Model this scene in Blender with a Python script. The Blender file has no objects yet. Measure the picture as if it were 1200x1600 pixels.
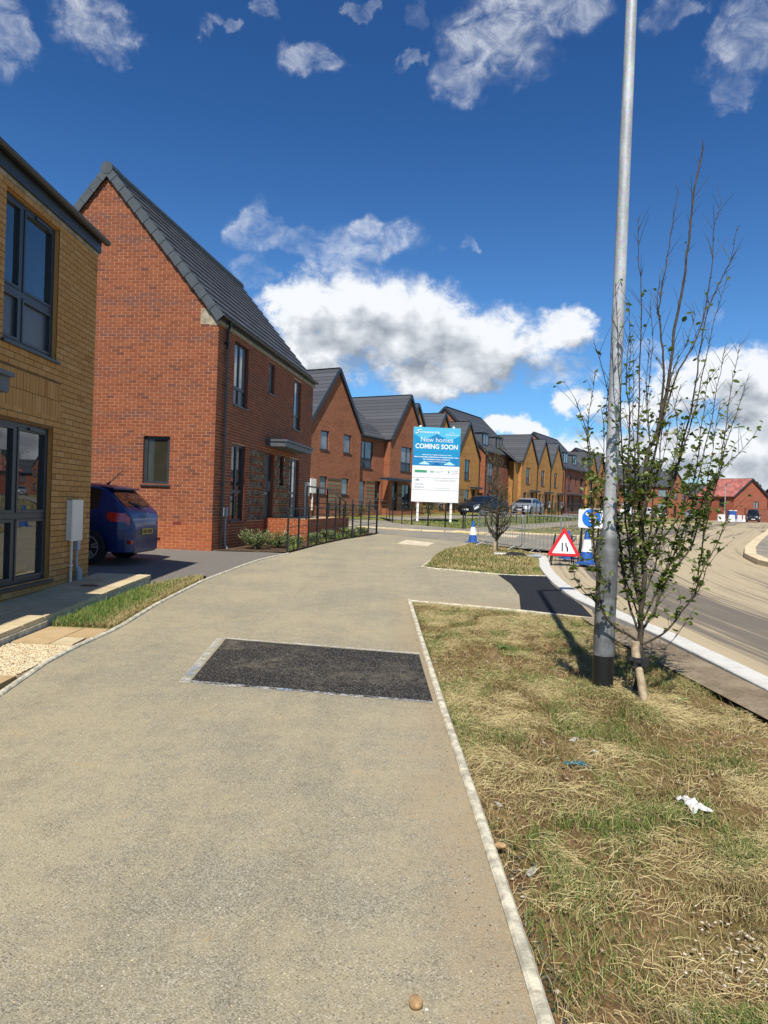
import bpy, bmesh, math, random
import numpy as np
from mathutils import Vector, Matrix
random.seed(11); np.random.seed(11)
S = bpy.context.scene
COL = S.collection
R = math.radians
# ---------------------------------------------------------------- camera
ROLL, PITCH, EYE = .036, .0104, 1.55
fw = Vector((0, math.cos(PITCH), -math.sin(PITCH)))
r0 = Vector((1, 0, 0)); u0 = r0.cross(fw)
rt = math.cos(ROLL)*r0 + math.sin(ROLL)*u0
up = -math.sin(ROLL)*r0 + math.cos(ROLL)*u0
cd = bpy.data.cameras.new('camera'); cam = bpy.data.objects.new('camera', cd); COL.objects.link(cam)
M = Matrix((rt, up, -fw)).transposed().to_4x4(); M.translation = Vector((0, 0, EYE))
cam.matrix_world = M
cd.sensor_fit = 'VERTICAL'; cd.sensor_height = 36; cd.lens = 36*1110/1600
cd.clip_start = .05; cd.clip_end = 9000
S.camera = cam
# ---------------------------------------------------------------- world, sun, exposure
SUN_EL, SUN_AZ = 53., 187.2
SKY = .088
w = bpy.data.worlds.new('World'); S.world = w; w.use_nodes = True
nt = w.node_tree; nt.nodes.clear()
N = nt.nodes.new; L = nt.links.new
def mth(op, a=None, b=None, c=None, tree=None, clamp=False):
    t = tree or nt
    n = t.nodes.new('ShaderNodeMath'); n.operation = op; n.use_clamp = clamp
    for i, v in enumerate((a, b, c)):
        if v is None: continue
        if isinstance(v, (int, float)): n.inputs[i].default_value = v
        else: t.links.new(v, n.inputs[i])
    return n.outputs[0]
def mapr(v, a, b, c=0., d=1., smooth=True, tree=None):
    t = tree or nt
    n = t.nodes.new('ShaderNodeMapRange'); n.interpolation_type = 'SMOOTHSTEP' if smooth else 'LINEAR'
    t.links.new(v, n.inputs[0])
    for i, x in enumerate((a, b, c, d)): n.inputs[i+1].default_value = x
    return n.outputs[0]
# cloud banks: azimuth, elevation, half widths (degrees), density
CL = [(-2.6,14.6,6.6,3.3,1),(-7.2,14.9,3.2,2.2,1),(2.1,13.6,6.3,3.4,1),(7.7,12.7,5.7,2.7,.95),(13.6,13.7,2.7,1.7,.85),(13.2,10.8,2.5,1.5,.7),(4.2,10.2,4.8,1.5,1),(-6.6,11.6,4.3,2.6,1),
(-11,20.3,2.4,2.1,.6),(-11.3,17.2,2.2,1.2,.5),(-7.4,19.6,2.6,1.1,.5),(-1.3,20.3,4.2,1.6,.62),(-3.8,18.9,3.3,1.8,.62),(6.4,20.2,.9,.5,.5),
(7.3,32.7,5,2.5,.75),(4.9,30.6,3,1.5,.68),(11.7,34.4,5,1.6,.7),(10.4,31.9,3,1.4,.42),(-23.1,30.9,2.9,1.9,.72),(-28.9,29,1.9,2.6,.66),(-22.4,29.6,1.3,1.1,.55),
(-6.9,31.5,3.2,1.1,.6),(-14.2,32.7,1.2,.6,.55),(-10.6,34.1,1.5,.8,.55),(-3.5,34.9,1.5,.6,.5),(1.1,34.4,1.4,1.0,.4),(25.5,31.1,2.5,2.5,.66),(25.2,28.4,1.8,1.4,.5),(20.6,33.6,2.7,1.1,.5),(.8,31.7,1.3,.7,.5),
(24.7,10.1,3.1,1.9,1),(27.5,9,3.4,2.5,1),(21.7,9.7,2.8,1.5,.8),(19.4,11.6,2,1.4,.5),(24.1,15,1.3,.9,.42),(14.8,8.4,2.1,1,.72),(20,7.9,3.5,1.1,.8),(10,6.3,4.6,.8,.62),(19.6,4.6,10.5,2.1,.88),(29,4.6,7,3.4,1),(13,5.0,4.2,.9,.62),(-2.3,4.6,11,2.6,.8),(36,7,6,3,.9),(-36,12,5,3,.8),(-34,24,4,2.5,.6)]
g = bpy.data.node_groups.new('cloud_field', 'ShaderNodeTree')
g.interface.new_socket('P', in_out='INPUT', socket_type='NodeSocketVector')
g.interface.new_socket('F', in_out='OUTPUT', socket_type='NodeSocketFloat'); g.interface.new_socket('S', in_out='OUTPUT', socket_type='NodeSocketFloat')
gi = g.nodes.new('NodeGroupInput'); go = g.nodes.new('NodeGroupOutput')
def gn(t): return g.nodes.new(t)
# warp the position a little so outlines billow
nw = gn('ShaderNodeTexNoise'); nw.inputs['Scale'].default_value = .33; nw.inputs['Detail'].default_value = 7; nw.inputs['Roughness'].default_value = .6
g.links.new(gi.outputs[0], nw.inputs['Vector'])
vs = gn('ShaderNodeVectorMath'); vs.operation = 'SUBTRACT'; g.links.new(nw.outputs['Color'], vs.inputs[0]); vs.inputs[1].default_value = (.5, .5, .5)
vm = gn('ShaderNodeVectorMath'); vm.operation = 'MULTIPLY_ADD'; g.links.new(vs.outputs[0], vm.inputs[0]); vm.inputs[1].default_value = (7.0, 4.2, 0); g.links.new(gi.outputs[0], vm.inputs[2])
acc = None
for (a, e, ra, re, s) in CL:
    if e > 26: s *= .86 if s > .6 else .95
    if e < 9: s = max(s, .84)
    sb = gn('ShaderNodeVectorMath'); sb.operation = 'SUBTRACT'; g.links.new(vm.outputs[0], sb.inputs[0]); sb.inputs[1].default_value = (a, e, 0)
    ml = gn('ShaderNodeVectorMath'); ml.operation = 'MULTIPLY'; g.links.new(sb.outputs[0], ml.inputs[0]); ml.inputs[1].default_value = (1/(ra*1.35), 1/(re*1.35), 0)
    ln = gn('ShaderNodeVectorMath'); ln.operation = 'LENGTH'; g.links.new(ml.outputs[0], ln.inputs[0])
    v = mth('MULTIPLY', mth('SUBTRACT', 1.0, ln.outputs['Value'], tree=g), s*(2.1 if s > .7 else 1.5), tree=g)
    v = mth('MAXIMUM', mth('MINIMUM', v, s*1.3 if s > .7 else s*.74, tree=g), 0.0, tree=g)
    acc = v if acc is None else mth('SMOOTH_MAX', acc, v, .18, tree=g)
# generic broken cloud elsewhere (outside |az|<32 or above 38 deg)
sx = gn('ShaderNodeSeparateXYZ'); g.links.new(gi.outputs[0], sx.inputs[0])
out1 = mth('GREATER_THAN', mth('ABSOLUTE', sx.outputs[0], tree=g), 38, tree=g)
out2 = mth('GREATER_THAN', sx.outputs[1], 40, tree=g)
outm = mth('MAXIMUM', out1, out2, tree=g)
nb = gn('ShaderNodeTexNoise'); nb.inputs['Scale'].default_value = .07; nb.inputs['Detail'].default_value = 4
g.links.new(gi.outputs[0], nb.inputs['Vector'])
gen = mth('MULTIPLY', mth('MULTIPLY', mth('SUBTRACT', nb.outputs['Fac'], .50, tree=g), 4.5, tree=g), outm, tree=g)
acc = mth('MAXIMUM', acc, gen, tree=g)
nf = gn('ShaderNodeTexNoise'); nf.inputs['Scale'].default_value = .42; nf.inputs['Detail'].default_value = 11; nf.inputs['Roughness'].default_value = .66; nf.inputs['Distortion'].default_value = .5
mp = gn('ShaderNodeVectorMath'); mp.operation = 'MULTIPLY'; g.links.new(gi.outputs[0], mp.inputs[0]); mp.inputs[1].default_value = (1, 1.5, 1)
g.links.new(mp.outputs[0], nf.inputs['Vector'])
acc = mth('MAXIMUM', mth('SUBTRACT', acc, .13, tree=g), 0., tree=g)
gate = mapr(acc, .0, .55, tree=g)
F = mth('SUBTRACT', mth('ADD', mth('MULTIPLY', acc, 1.25, tree=g), mth('MULTIPLY', mth('MULTIPLY', mth('SUBTRACT', nf.outputs['Fac'], .5, tree=g), 2.3, tree=g), gate, tree=g), tree=g), .12, tree=g)
g.links.new(F, go.inputs[0])
ns = gn('ShaderNodeTexNoise'); ns.inputs['Scale'].default_value = .40; ns.inputs['Detail'].default_value = 3.5; ns.inputs['Roughness'].default_value = .5; g.links.new(mp.outputs[0], ns.inputs['Vector'])
g.links.new(mth('ADD', acc, mth('MULTIPLY', mth('SUBTRACT', ns.outputs['Fac'], .5, tree=g), 1.8, tree=g), tree=g), go.inputs[1])
tc = N('ShaderNodeTexCoord'); sp = N('ShaderNodeSeparateXYZ'); L(tc.outputs['Generated'], sp.inputs[0])
azn = mth('MULTIPLY', mth('ARCTAN2', sp.outputs[0], sp.outputs[1]), 57.2958)
eln = mth('MULTIPLY', mth('ARCSINE', sp.outputs[2]), 57.2958)
cb = N('ShaderNodeCombineXYZ'); L(azn, cb.inputs[0]); L(eln, cb.inputs[1])
g0 = N('ShaderNodeGroup'); g0.node_tree = g; L(cb.outputs[0], g0.inputs[0])
ad = N('ShaderNodeVectorMath'); ad.operation = 'ADD'; L(cb.outputs[0], ad.inputs[0]); ad.inputs[1].default_value = (-1.3, 1.9, 0)
g1 = N('ShaderNodeGroup'); g1.node_tree = g; L(ad.outputs[0], g1.inputs[0])
dens = mapr(g0.outputs[0], -.06, 1.05)
dens = mth('MULTIPLY', dens, mapr(eln, -1., 1.5))
shade = mth('SUBTRACT', g0.outputs[1], g1.outputs[1])
lit = mapr(mth('ADD', mth('ADD', mth('MULTIPLY', shade, .50), mth('MULTIPLY', mth('SUBTRACT', g0.outputs[0], g1.outputs[0]), .10)), mapr(g1.outputs[1], .1, 1.7, .95, .22, False)), .0, 1.0, smooth=False)
cc = N('ShaderNodeMix'); cc.data_type = 'RGBA'; L(lit, cc.inputs[0])
cc.inputs[6].default_value = (2.9, 3.35, 4.0, 1); cc.inputs[7].default_value = (8.8, 9.1, 9.5, 1)
sky = N('ShaderNodeTexSky'); sky.sky_type = 'NISHITA'; sky.sun_disc = False
sky.sun_elevation = R(SUN_EL); sky.sun_rotation = R(SUN_AZ); sky.air_density = 1.0; sky.dust_density = .3; sky.ozone_density = 3.0
tint = N('ShaderNodeMix'); tint.data_type = 'RGBA'; tint.blend_type = 'MULTIPLY'; tint.inputs[0].default_value = 1
L(sky.outputs[0], tint.inputs[6])
tg = N('ShaderNodeMix'); tg.data_type = 'RGBA'; L(mapr(eln, 4, 34), tg.inputs[0]); tg.inputs[6].default_value = (.58, .98, 1.32, 1); tg.inputs[7].default_value = (.27, .60, .98, 1)
L(tg.outputs[2], tint.inputs[7])
mx = N('ShaderNodeMix'); mx.data_type = 'RGBA'; L(dens, mx.inputs[0]); L(tint.outputs[2], mx.inputs[6]); L(cc.outputs[2], mx.inputs[7])
bg = N('ShaderNodeBackground'); L(mx.outputs[2], bg.inputs[0]); bg.inputs[1].default_value = SKY
wo = N('ShaderNodeOutputWorld'); L(bg.outputs[0], wo.inputs[0])
w.cycles.sampling_method = 'MANUAL'; w.cycles.sample_map_resolution = 512
sd = bpy.data.lights.new('sun', 'SUN'); sd.energy = 5.0; sd.angle = R(.5); sd.color = (1, .94, .85)
so = bpy.data.objects.new('sun', sd); COL.objects.link(so)
a_, e_ = R(SUN_AZ), R(SUN_EL)
sdir = Vector((math.sin(a_)*math.cos(e_), math.cos(a_)*math.cos(e_), math.sin(e_)))
so.rotation_euler = sdir.to_track_quat('Z', 'Y').to_euler()
so.location = (0, -20, 40)
S.view_settings.view_transform = 'Standard'; S.view_settings.look = 'None'
S.view_settings.exposure = .27; S.view_settings.gamma = 1; S.view_settings.use_curve_mapping = False
S.render.engine = 'CYCLES'
S.cycles.max_bounces = 6; S.cycles.diffuse_bounces = 3; S.cycles.glossy_bounces = 3; S.cycles.transparent_max_bounces = 8
S.cycles.sample_clamp_indirect = 6
# ================================================================ helpers
def sm(t):
    t = min(1, max(0, t)); return t*t*(3-2*t)
def hY(y):
    y = max(y, -8)
    return .0175*y if y < 50 else .875 + .575*(1-math.exp(-(y-50)*.0175/.575))
def zg(x, y): return hY(y) - .4*sm((x-8)/30)*sm((y-20)/60)
YW = R(29.4); U_ = (math.sin(YW), math.cos(YW)); V_ = (math.cos(YW), -math.sin(YW)); Q_ = (-3.64, 40.4)
def so_(s, off): return (Q_[0]+s*U_[0]+off*V_[0], Q_[1]+s*U_[1]+off*V_[1])   # street frame: along, towards the road
def tag(o, label=None, cat=None, group=None, kind=None):
    if label: o['label'] = label
    if cat: o['category'] = cat
    if group: o['group'] = group
    if kind: o['kind'] = kind
    return o
def empty(name, loc=(0, 0, 0), rz=0.):
    o = bpy.data.objects.new(name, None); o.location = loc; o.rotation_euler = (0, 0, rz); o.empty_display_size = .2
    COL.objects.link(o); return o
def copy_tree(o, parent=None):
    c = o.copy(); COL.objects.link(c); c.parent = parent
    for ch in list(o.children): copy_tree(ch, c)
    return c
def link(name, me, parent=None, loc=None):
    o = bpy.data.objects.new(name, me); COL.objects.link(o)
    if parent: o.parent = parent
    if loc is not None: o.location = loc
    return o
class MB:
    def __init__(s): s.v = []; s.f = []; s.m = []; s.mats = []
    def mi(s, m):
        if m not in s.mats: s.mats.append(m)
        return s.mats.index(m)
    def face(s, pts, m=None):
        b = len(s.v); s.v += [tuple(p) for p in pts]; s.f.append(tuple(range(b, b+len(pts)))); s.m.append(s.mi(m) if m else 0)
    def box(s, x0, x1, y0, y1, z0, z1, m=None, T=None):
        P = [(x0,y0,z0),(x1,y0,z0),(x1,y1,z0),(x0,y1,z0),(x0,y0,z1),(x1,y0,z1),(x1,y1,z1),(x0,y1,z1)]
        if T: P = [tuple(T(*p)) for p in P]
        b = len(s.v); s.v += P
        k = s.mi(m) if m else 0
        for f in ((0,3,2,1),(4,5,6,7),(0,1,5,4),(1,2,6,5),(2,3,7,6),(3,0,4,7)):
            s.f.append(tuple(b+i for i in f)); s.m.append(k)
    def bar(s, a, b, wd, ht=None, m=None, upv=(0, 0, 1)):
        a = Vector(a); b = Vector(b); d = (b-a); ln = d.length; d.normalize()
        ht = wd if ht is None else ht
        u = Vector(upv)
        if abs(d.dot(u)) > .95: u = Vector((0, 1, 0)) if abs(d.y) < .9 else Vector((1, 0, 0))
        x = d.cross(u).normalized(); z = x.cross(d)
        s.box(-wd/2, wd/2, 0, ln, -ht/2, ht/2, m, T=lambda p, q, r: a + x*p + d*q + z*r)
    def tube(s, pts, rad, n=8, m=None, cap=True):
        pts = [Vector(p) for p in pts]; k = s.mi(m) if m else 0
        if isinstance(rad, (int, float)): rad = [rad]*len(pts)
        base = len(s.v); prev = None
        for i, p in enumerate(pts):
            d = (pts[min(i+1, len(pts)-1)] - pts[max(i-1, 0)])
            if d.length < 1e-9: d = Vector((0, 0, 1))
            d.normalize()
            if prev is None:
                u = Vector((0, 0, 1)) if abs(d.z) < .9 else Vector((1, 0, 0))
                x = d.cross(u).normalized()
            else:
                x = (prev - d*prev.dot(d)).normalized()
            prev = x; y = d.cross(x)
            for j in range(n):
                a = 2*math.pi*j/n
                s.v.append(tuple(p + (x*math.cos(a) + y*math.sin(a))*rad[i]))
        for i in range(len(pts)-1):
            for j in range(n):
                a = base+i*n+j; b = base+i*n+(j+1) % n
                s.f.append((a, b, b+n, a+n)); s.m.append(k)
        if cap:
            e = base+(len(pts)-1)*n
            for st, rv in ((base, True), (e, False)):
                b0 = len(s.v); s.v += s.v[st:st+n]
                s.f.append(tuple(b0+j for j in (reversed(range(n)) if rv else range(n)))); s.m.append(k)
    def lathe(s, prof, c=(0, 0, 0), n=16, m=None):
        s.tube([(c[0], c[1], c[2]+z) for r, z in prof], [max(r, 1e-4) for r, z in prof], n, m)
    def mesh(s, name, mat=None, smooth=False):
        me = bpy.data.meshes.new(name); me.from_pydata(s.v, [], s.f)
        if s.mats:
            for m in s.mats: me.materials.append(m)
            me.polygons.foreach_set('material_index', s.m)
        elif mat: me.materials.append(mat)
        if smooth: me.polygons.foreach_set('use_smooth', [True]*len(me.polygons))
        me.update(); return me
    def build(s, name, mat=None, parent=None, smooth=False, loc=None):
        return link(name, s.mesh(name, mat, smooth), parent, loc)
# ---------------------------------------------------------------- materials
def newmat(name):
    m = bpy.data.materials.new(name); m.use_nodes = True
    t = m.node_tree; t.nodes.clear()
    b = t.nodes.new('ShaderNodeBsdfPrincipled'); o = t.nodes.new('ShaderNodeOutputMaterial')
    t.links.new(b.outputs[0], o.inputs[0]); return m, t, b
def nz(t, scale, detail=4, rough=.55, vec=None, coord='Object', stretch=None):
    n = t.nodes.new('ShaderNodeTexNoise'); n.inputs['Scale'].default_value = scale; n.inputs['Detail'].default_value = detail; n.inputs['Roughness'].default_value = rough
    if vec is None:
        c = t.nodes.new('ShaderNodeTexCoord'); vec = c.outputs[coord]
    if stretch:
        mp = t.nodes.new('ShaderNodeMapping'); mp.inputs['Scale'].default_value = stretch; t.links.new(vec, mp.inputs[0]); vec = mp.outputs[0]
    t.links.new(vec, n.inputs['Vector']); return n.outputs['Fac']
def mixc(t, f, a, b, blend='MIX'):
    n = t.nodes.new('ShaderNodeMix'); n.data_type = 'RGBA'; n.blend_type = blend
    for i, v in ((0, f), (6, a), (7, b)):
        if isinstance(v, (int, float)): n.inputs[i].default_value = v
        elif isinstance(v, tuple): n.inputs[i].default_value = (*v, 1)[:4]
        else: t.links.new(v, n.inputs[i])
    return n.outputs[2]
def bump(t, b, h, strength=.3, dist=.01):
    n = t.nodes.new('ShaderNodeBump'); n.inputs['Strength'].default_value = strength; n.inputs['Distance'].default_value = dist
    t.links.new(h, n.inputs['Height']); t.links.new(n.outputs[0], b.inputs['Normal'])
def ramp(t, f, stops):
    n = t.nodes.new('ShaderNodeValToRGB'); cr = n.color_ramp
    while len(cr.elements) < len(stops): cr.elements.new(.5)
    for e, (p, c) in zip(cr.elements, stops): e.position = p; e.color = (*c, 1)
    t.links.new(f, n.inputs[0]); return n.outputs[0]
def rnd(t):      # one random value per loose piece, per object too
    g_ = t.nodes.new('ShaderNodeNewGeometry'); oi = t.nodes.new('ShaderNodeObjectInfo')
    s_ = mth('ADD', g_.outputs['Random Per Island'], mth('MULTIPLY', oi.outputs['Random'], 7.31, tree=t), tree=t)
    return mth('FRACT', s_, tree=t)
def simple(name, col, rough=.6, metal=0., var=.12, vs=6., bmp=0., spec=.5, coat=0.):
    m, t, b = newmat(name)
    c2 = tuple(c*(1-var) for c in col); c3 = tuple(min(1, c*(1+var)) for c in col)
    t.links.new(mixc(t, mapr(nz(t, vs, 6), .35, .65, tree=t), c2, c3), b.inputs['Base Color'])
    b.inputs['Roughness'].default_value = rough; b.inputs['Metallic'].default_value = metal
    b.inputs['Specular IOR Level'].default_value = spec; b.inputs['Coat Weight'].default_value = coat
    if bmp: bump(t, b, nz(t, vs*8, 6), bmp, .01)
    return m
def brick_piece(name, stops, rough=.88, zband=None):
    m, t, b = newmat(name)
    r = rnd(t)
    c = ramp(t, r, stops)
    n1 = nz(t, 90, 5, .7, coord='Object')
    c = mixc(t, mapr(n1, .35, .7, tree=t), c, mixc(t, 1., c, (.72, .70, .70), 'MULTIPLY'))
    if zband:   # packs of darker bricks laid in bands
        cn = t.nodes.new('ShaderNodeNewGeometry')
        n2 = nz(t, 1.0, 3, .5, vec=cn.outputs['Position'], stretch=(.25, .25, 2.4))
        f = mth('MULTIPLY', mapr(n2, .55, .68, tree=t), mapr(r, .25, .6, .25, 1, tree=t), tree=t)
        c = mixc(t, f, c, zband)
    t.links.new(c, b.inputs['Base Color']); b.inputs['Roughness'].default_value = rough
    b.inputs['Specular IOR Level'].default_value = .25
    bump(t, b, n1, .5, .004); return m
def brick_far(name, c1, c2, mortar, dark=None):
    m, t, b = newmat(name)
    tc_ = t.nodes.new('ShaderNodeTexCoord'); sx_ = t.nodes.new('ShaderNodeSeparateXYZ'); t.links.new(tc_.outputs['Object'], sx_.inputs[0])
    cx = t.nodes.new('ShaderNodeCombineXYZ'); t.links.new(mth('ADD', sx_.outputs[0], sx_.outputs[1], tree=t), cx.inputs[0]); t.links.new(sx_.outputs[2], cx.inputs[1])
    bt = t.nodes.new('ShaderNodeTexBrick'); t.links.new(cx.outputs[0], bt.inputs['Vector'])
    bt.inputs['Scale'].default_value = 1; bt.inputs['Brick Width'].default_value = .225; bt.inputs['Row Height'].default_value = .075
    bt.inputs['Mortar Size'].default_value = .009; bt.inputs['Mortar Smooth'].default_value = .3; bt.inputs['Bias'].default_value = 0
    bt.inputs['Color1'].default_value = (*c1, 1); bt.inputs['Color2'].default_value = (*c2, 1); bt.inputs['Mortar'].default_value = (*mortar, 1)
    c = bt.outputs['Color']
    n1 = nz(t, .8, 4, .6, stretch=(1, 1, 2.5))
    c = mixc(t, mapr(n1, .4, .68, 0, .5, tree=t), c, mixc(t, 1., c, (.66, .64, .68), 'MULTIPLY'))
    t.links.new(c, b.inputs['Base Color']); b.inputs['Roughness'].default_value = .9; b.inputs['Specular IOR Level'].default_value = .2
    bump(t, b, mth('SUBTRACT', 1., bt.outputs['Fac'], tree=t), .6, .01); return m
MT = {}
MT['brick_red'] = brick_piece('brick_red', [(0, (.23,.070,.032)), (.3, (.28,.086,.038)), (.6, (.315,.102,.045)), (.85, (.255,.084,.040)), (1, (.16,.060,.040))], zband=(.17,.070,.048))
MT['brick_plinth'] = brick_piece('brick_plinth', [(0, (.35,.098,.036)), (.5, (.42,.125,.045)), (1, (.32,.088,.038))])
MT['brick_buff'] = brick_piece('brick_buff', [(0, (.50,.255,.078)), (.3, (.57,.305,.105)), (.65, (.53,.27,.088)), (.9, (.60,.34,.135)), (1, (.43,.19,.062))])
MT['mortar_pale'] = simple('mortar_pale', (.56,.37,.24), .95, var=.15, vs=3)
MT['mortar_pink'] = simple('mortar_pink', (.50,.27,.16), .95, var=.12, vs=3)
MT['mortar_brown'] = simple('mortar_brown', (.17,.085,.028), .95, var=.2, vs=3)
MT['far_red'] = brick_far('far_red', (.33,.105,.045), (.25,.075,.036), (.40,.22,.13))
MT['far_orange'] = brick_far('far_orange', (.52,.26,.075), (.44,.21,.058), (.40,.22,.09))
MT['far_deep'] = brick_far('far_deep', (.27,.085,.05), (.21,.065,.042), (.30,.17,.11))
MT['far_scarlet'] = brick_far('far_scarlet', (.36,.10,.055), (.30,.08,.045), (.36,.17,.11))
MT['pattern_far'] = brick_far('pattern_far', (.22,.12,.07), (.16,.10,.07), (.26,.18,.12))
MT['rough_stone'] = brick_piece('rough_stone', [(0, (.10,.075,.045)), (.4, (.20,.155,.095)), (.8, (.27,.22,.14)), (1, (.14,.09,.055))])
def tilemat():
    m, t, b = newmat('roof_tile'); r = rnd(t)
    c = ramp(t, r, [(0, (.042,.045,.052)), (.5, (.056,.059,.067)), (1, (.072,.075,.084))])
    n1 = nz(t, 14, 5); c = mixc(t, mapr(n1, .4, .7, 0, .4, tree=t), c, (.085,.085,.085))
    t.links.new(c, b.inputs['Base Color']); b.inputs['Roughness'].default_value = .62; bump(t, b, nz(t, 120, 4), .25, .004); return m
MT['roof_tile'] = tilemat()
MT['red_tile'] = simple('red_tile', (.36,.12,.095), .7, var=.25, vs=1.5)
MT['verge_tile'] = simple('verge_tile', (.052,.064,.072), .6, var=.12, vs=5, bmp=.1)
MT['anthracite'] = simple('anthracite', (.030,.037,.045), .42, var=.08)
MT['panel_grey'] = simple('panel_grey', (.05,.058,.068), .3, var=.06)
MT['black_plastic'] = simple('black_plastic', (.012,.012,.013), .38, var=.1)
MT['rail_black'] = simple('rail_black', (.012,.012,.014), .45, var=.2)
MT['lead_grey'] = simple('lead_grey', (.085,.092,.105), .5, var=.1)
MT['white_plastic'] = simple('white_plastic', (.70,.66,.58), .45, var=.05, vs=3)
MT['grey_plastic'] = simple('grey_plastic', (.30,.33,.37), .5, var=.08)
MT['white_paint'] = simple('white_paint', (.78,.78,.76), .5, var=.04)
MT['air'] = simple('air_brick_red', (.16,.022,.018), .7, var=.3, vs=60)
MT['plaster'] = simple('plaster', (.32,.27,.19), .95, var=.25, vs=6, bmp=.3)
def glassmat(name, base, rough=.015, ior=1.9):
    m, t, b = newmat(name)
    n1 = nz(t, 1.7, 2); t.links.new(mixc(t, mapr(n1, .3, .7, tree=t), base, tuple(c*1.6 for c in base)), b.inputs['Base Color'])
    b.inputs['Roughness'].default_value = rough; b.inputs['IOR'].default_value = ior; b.inputs['Specular IOR Level'].default_value = .5
    bump(t, b, nz(t, 1.4, 1), .05, .012); return m
MT['glass'] = glassmat('window_glass', (.016,.020,.022), ior=2.1)
MT['glass_dark'] = glassmat('room_glass', (.03,.028,.02), ior=1.5)
MT['glass_blind'] = glassmat('blind_glass', (.17,.17,.17), ior=1.8)
MT['glass_curtain'] = glassmat('curtain_glass', (.16,.145,.15), ior=1.8)
MT['glass_sky'] = glassmat('dormer_glass', (.12,.13,.14), ior=2.2)
MT['car_glass'] = glassmat('car_glass', (.006,.008,.010), .02, 1.7)
def paint(name, col, flake=.0):
    m, t, b = newmat(name)
    t.links.new(mixc(t, mapr(nz(t, 3, 5), .3, .7, tree=t), col, tuple(c*.86 for c in col)), b.inputs['Base Color'])
    b.inputs['Roughness'].default_value = .35; b.inputs['Metallic'].default_value = flake; b.inputs['Coat Weight'].default_value = .45; b.inputs['Coat Roughness'].default_value = .06; b.inputs['Specular IOR Level'].default_value = .35
    return m
MT['blue_paint'] = paint('blue_paint', (.005,.024,.125), .25)
MT['dark_paint'] = paint('dark_paint', (.014,.020,.030), .3)
MT['silver_paint'] = paint('silver_paint', (.38,.40,.43), .5)
MT['white_car'] = paint('white_car', (.66,.66,.66), 0)
MT['green_dark'] = paint('van_paint', (.012,.014,.016), .2)
MT['tyre'] = simple('tyre_rubber', (.012,.012,.012), .85, var=.2)
MT['alloy'] = simple('alloy', (.42,.43,.45), .3, metal=.7, var=.1)
MT['lamp_red'] = simple('tail_lamp', (.45,.010,.012), .15, var=.2, coat=.8)
MT['lamp_clear'] = simple('head_lamp', (.55,.57,.6), .12, var=.1, coat=.8)
MT['plate_yellow'] = simple('plate_yellow', (.55,.38,.03), .4, var=.05)
MT['plate_white'] = simple('plate_white', (.7,.7,.7), .4, var=.05)
MT['cone_blue'] = simple('cone_blue', (.022,.10,.36), .5, var=.1)
MT['sign_red'] = simple('sign_red', (.62,.020,.028), .35, var=.05)
MT['sign_white'] = simple('sign_white', (.80,.80,.80), .35, var=.04)
MT['sign_black'] = simple('sign_black', (.01,.01,.01), .4, var=.1)
MT['sign_blue'] = simple('sign_blue', (.012,.16,.62), .35, var=.05)
def galv():
    m, t, b = newmat('galvanised')
    v = t.nodes.new('ShaderNodeTexVoronoi'); v.inputs['Scale'].default_value = 60
    c = t.nodes.new('ShaderNodeTexCoord'); t.links.new(c.outputs['Object'], v.inputs['Vector'])
    n1 = nz(t, 7, 6, .6, stretch=(1, 1, .35))
    col = mixc(t, mapr(n1, .38, .66, tree=t), (.38,.40,.41), (.56,.58,.59))
    col = mixc(t, .25, col, mixc(t, 1., col, v.outputs['Color'], 'MULTIPLY'))
    t.links.new(col, b.inputs['Base Color']); b.inputs['Metallic'].default_value = .18
    t.links.new(mapr(n1, .3, .7, .50, .66, tree=t), b.inputs['Roughness']); return m
MT['galvanised'] = galv()
MT['galv_mid'] = simple('galv_mid', (.26,.265,.26), .5, metal=.3, var=.2, vs=9)
MT['galv_dull_shaded'] = simple('galv_dull_shaded', (.155,.16,.16), .62, metal=.25, var=.35, vs=9)  # dull zinc, colour also darkened for tree shadow on the lower column
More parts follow.
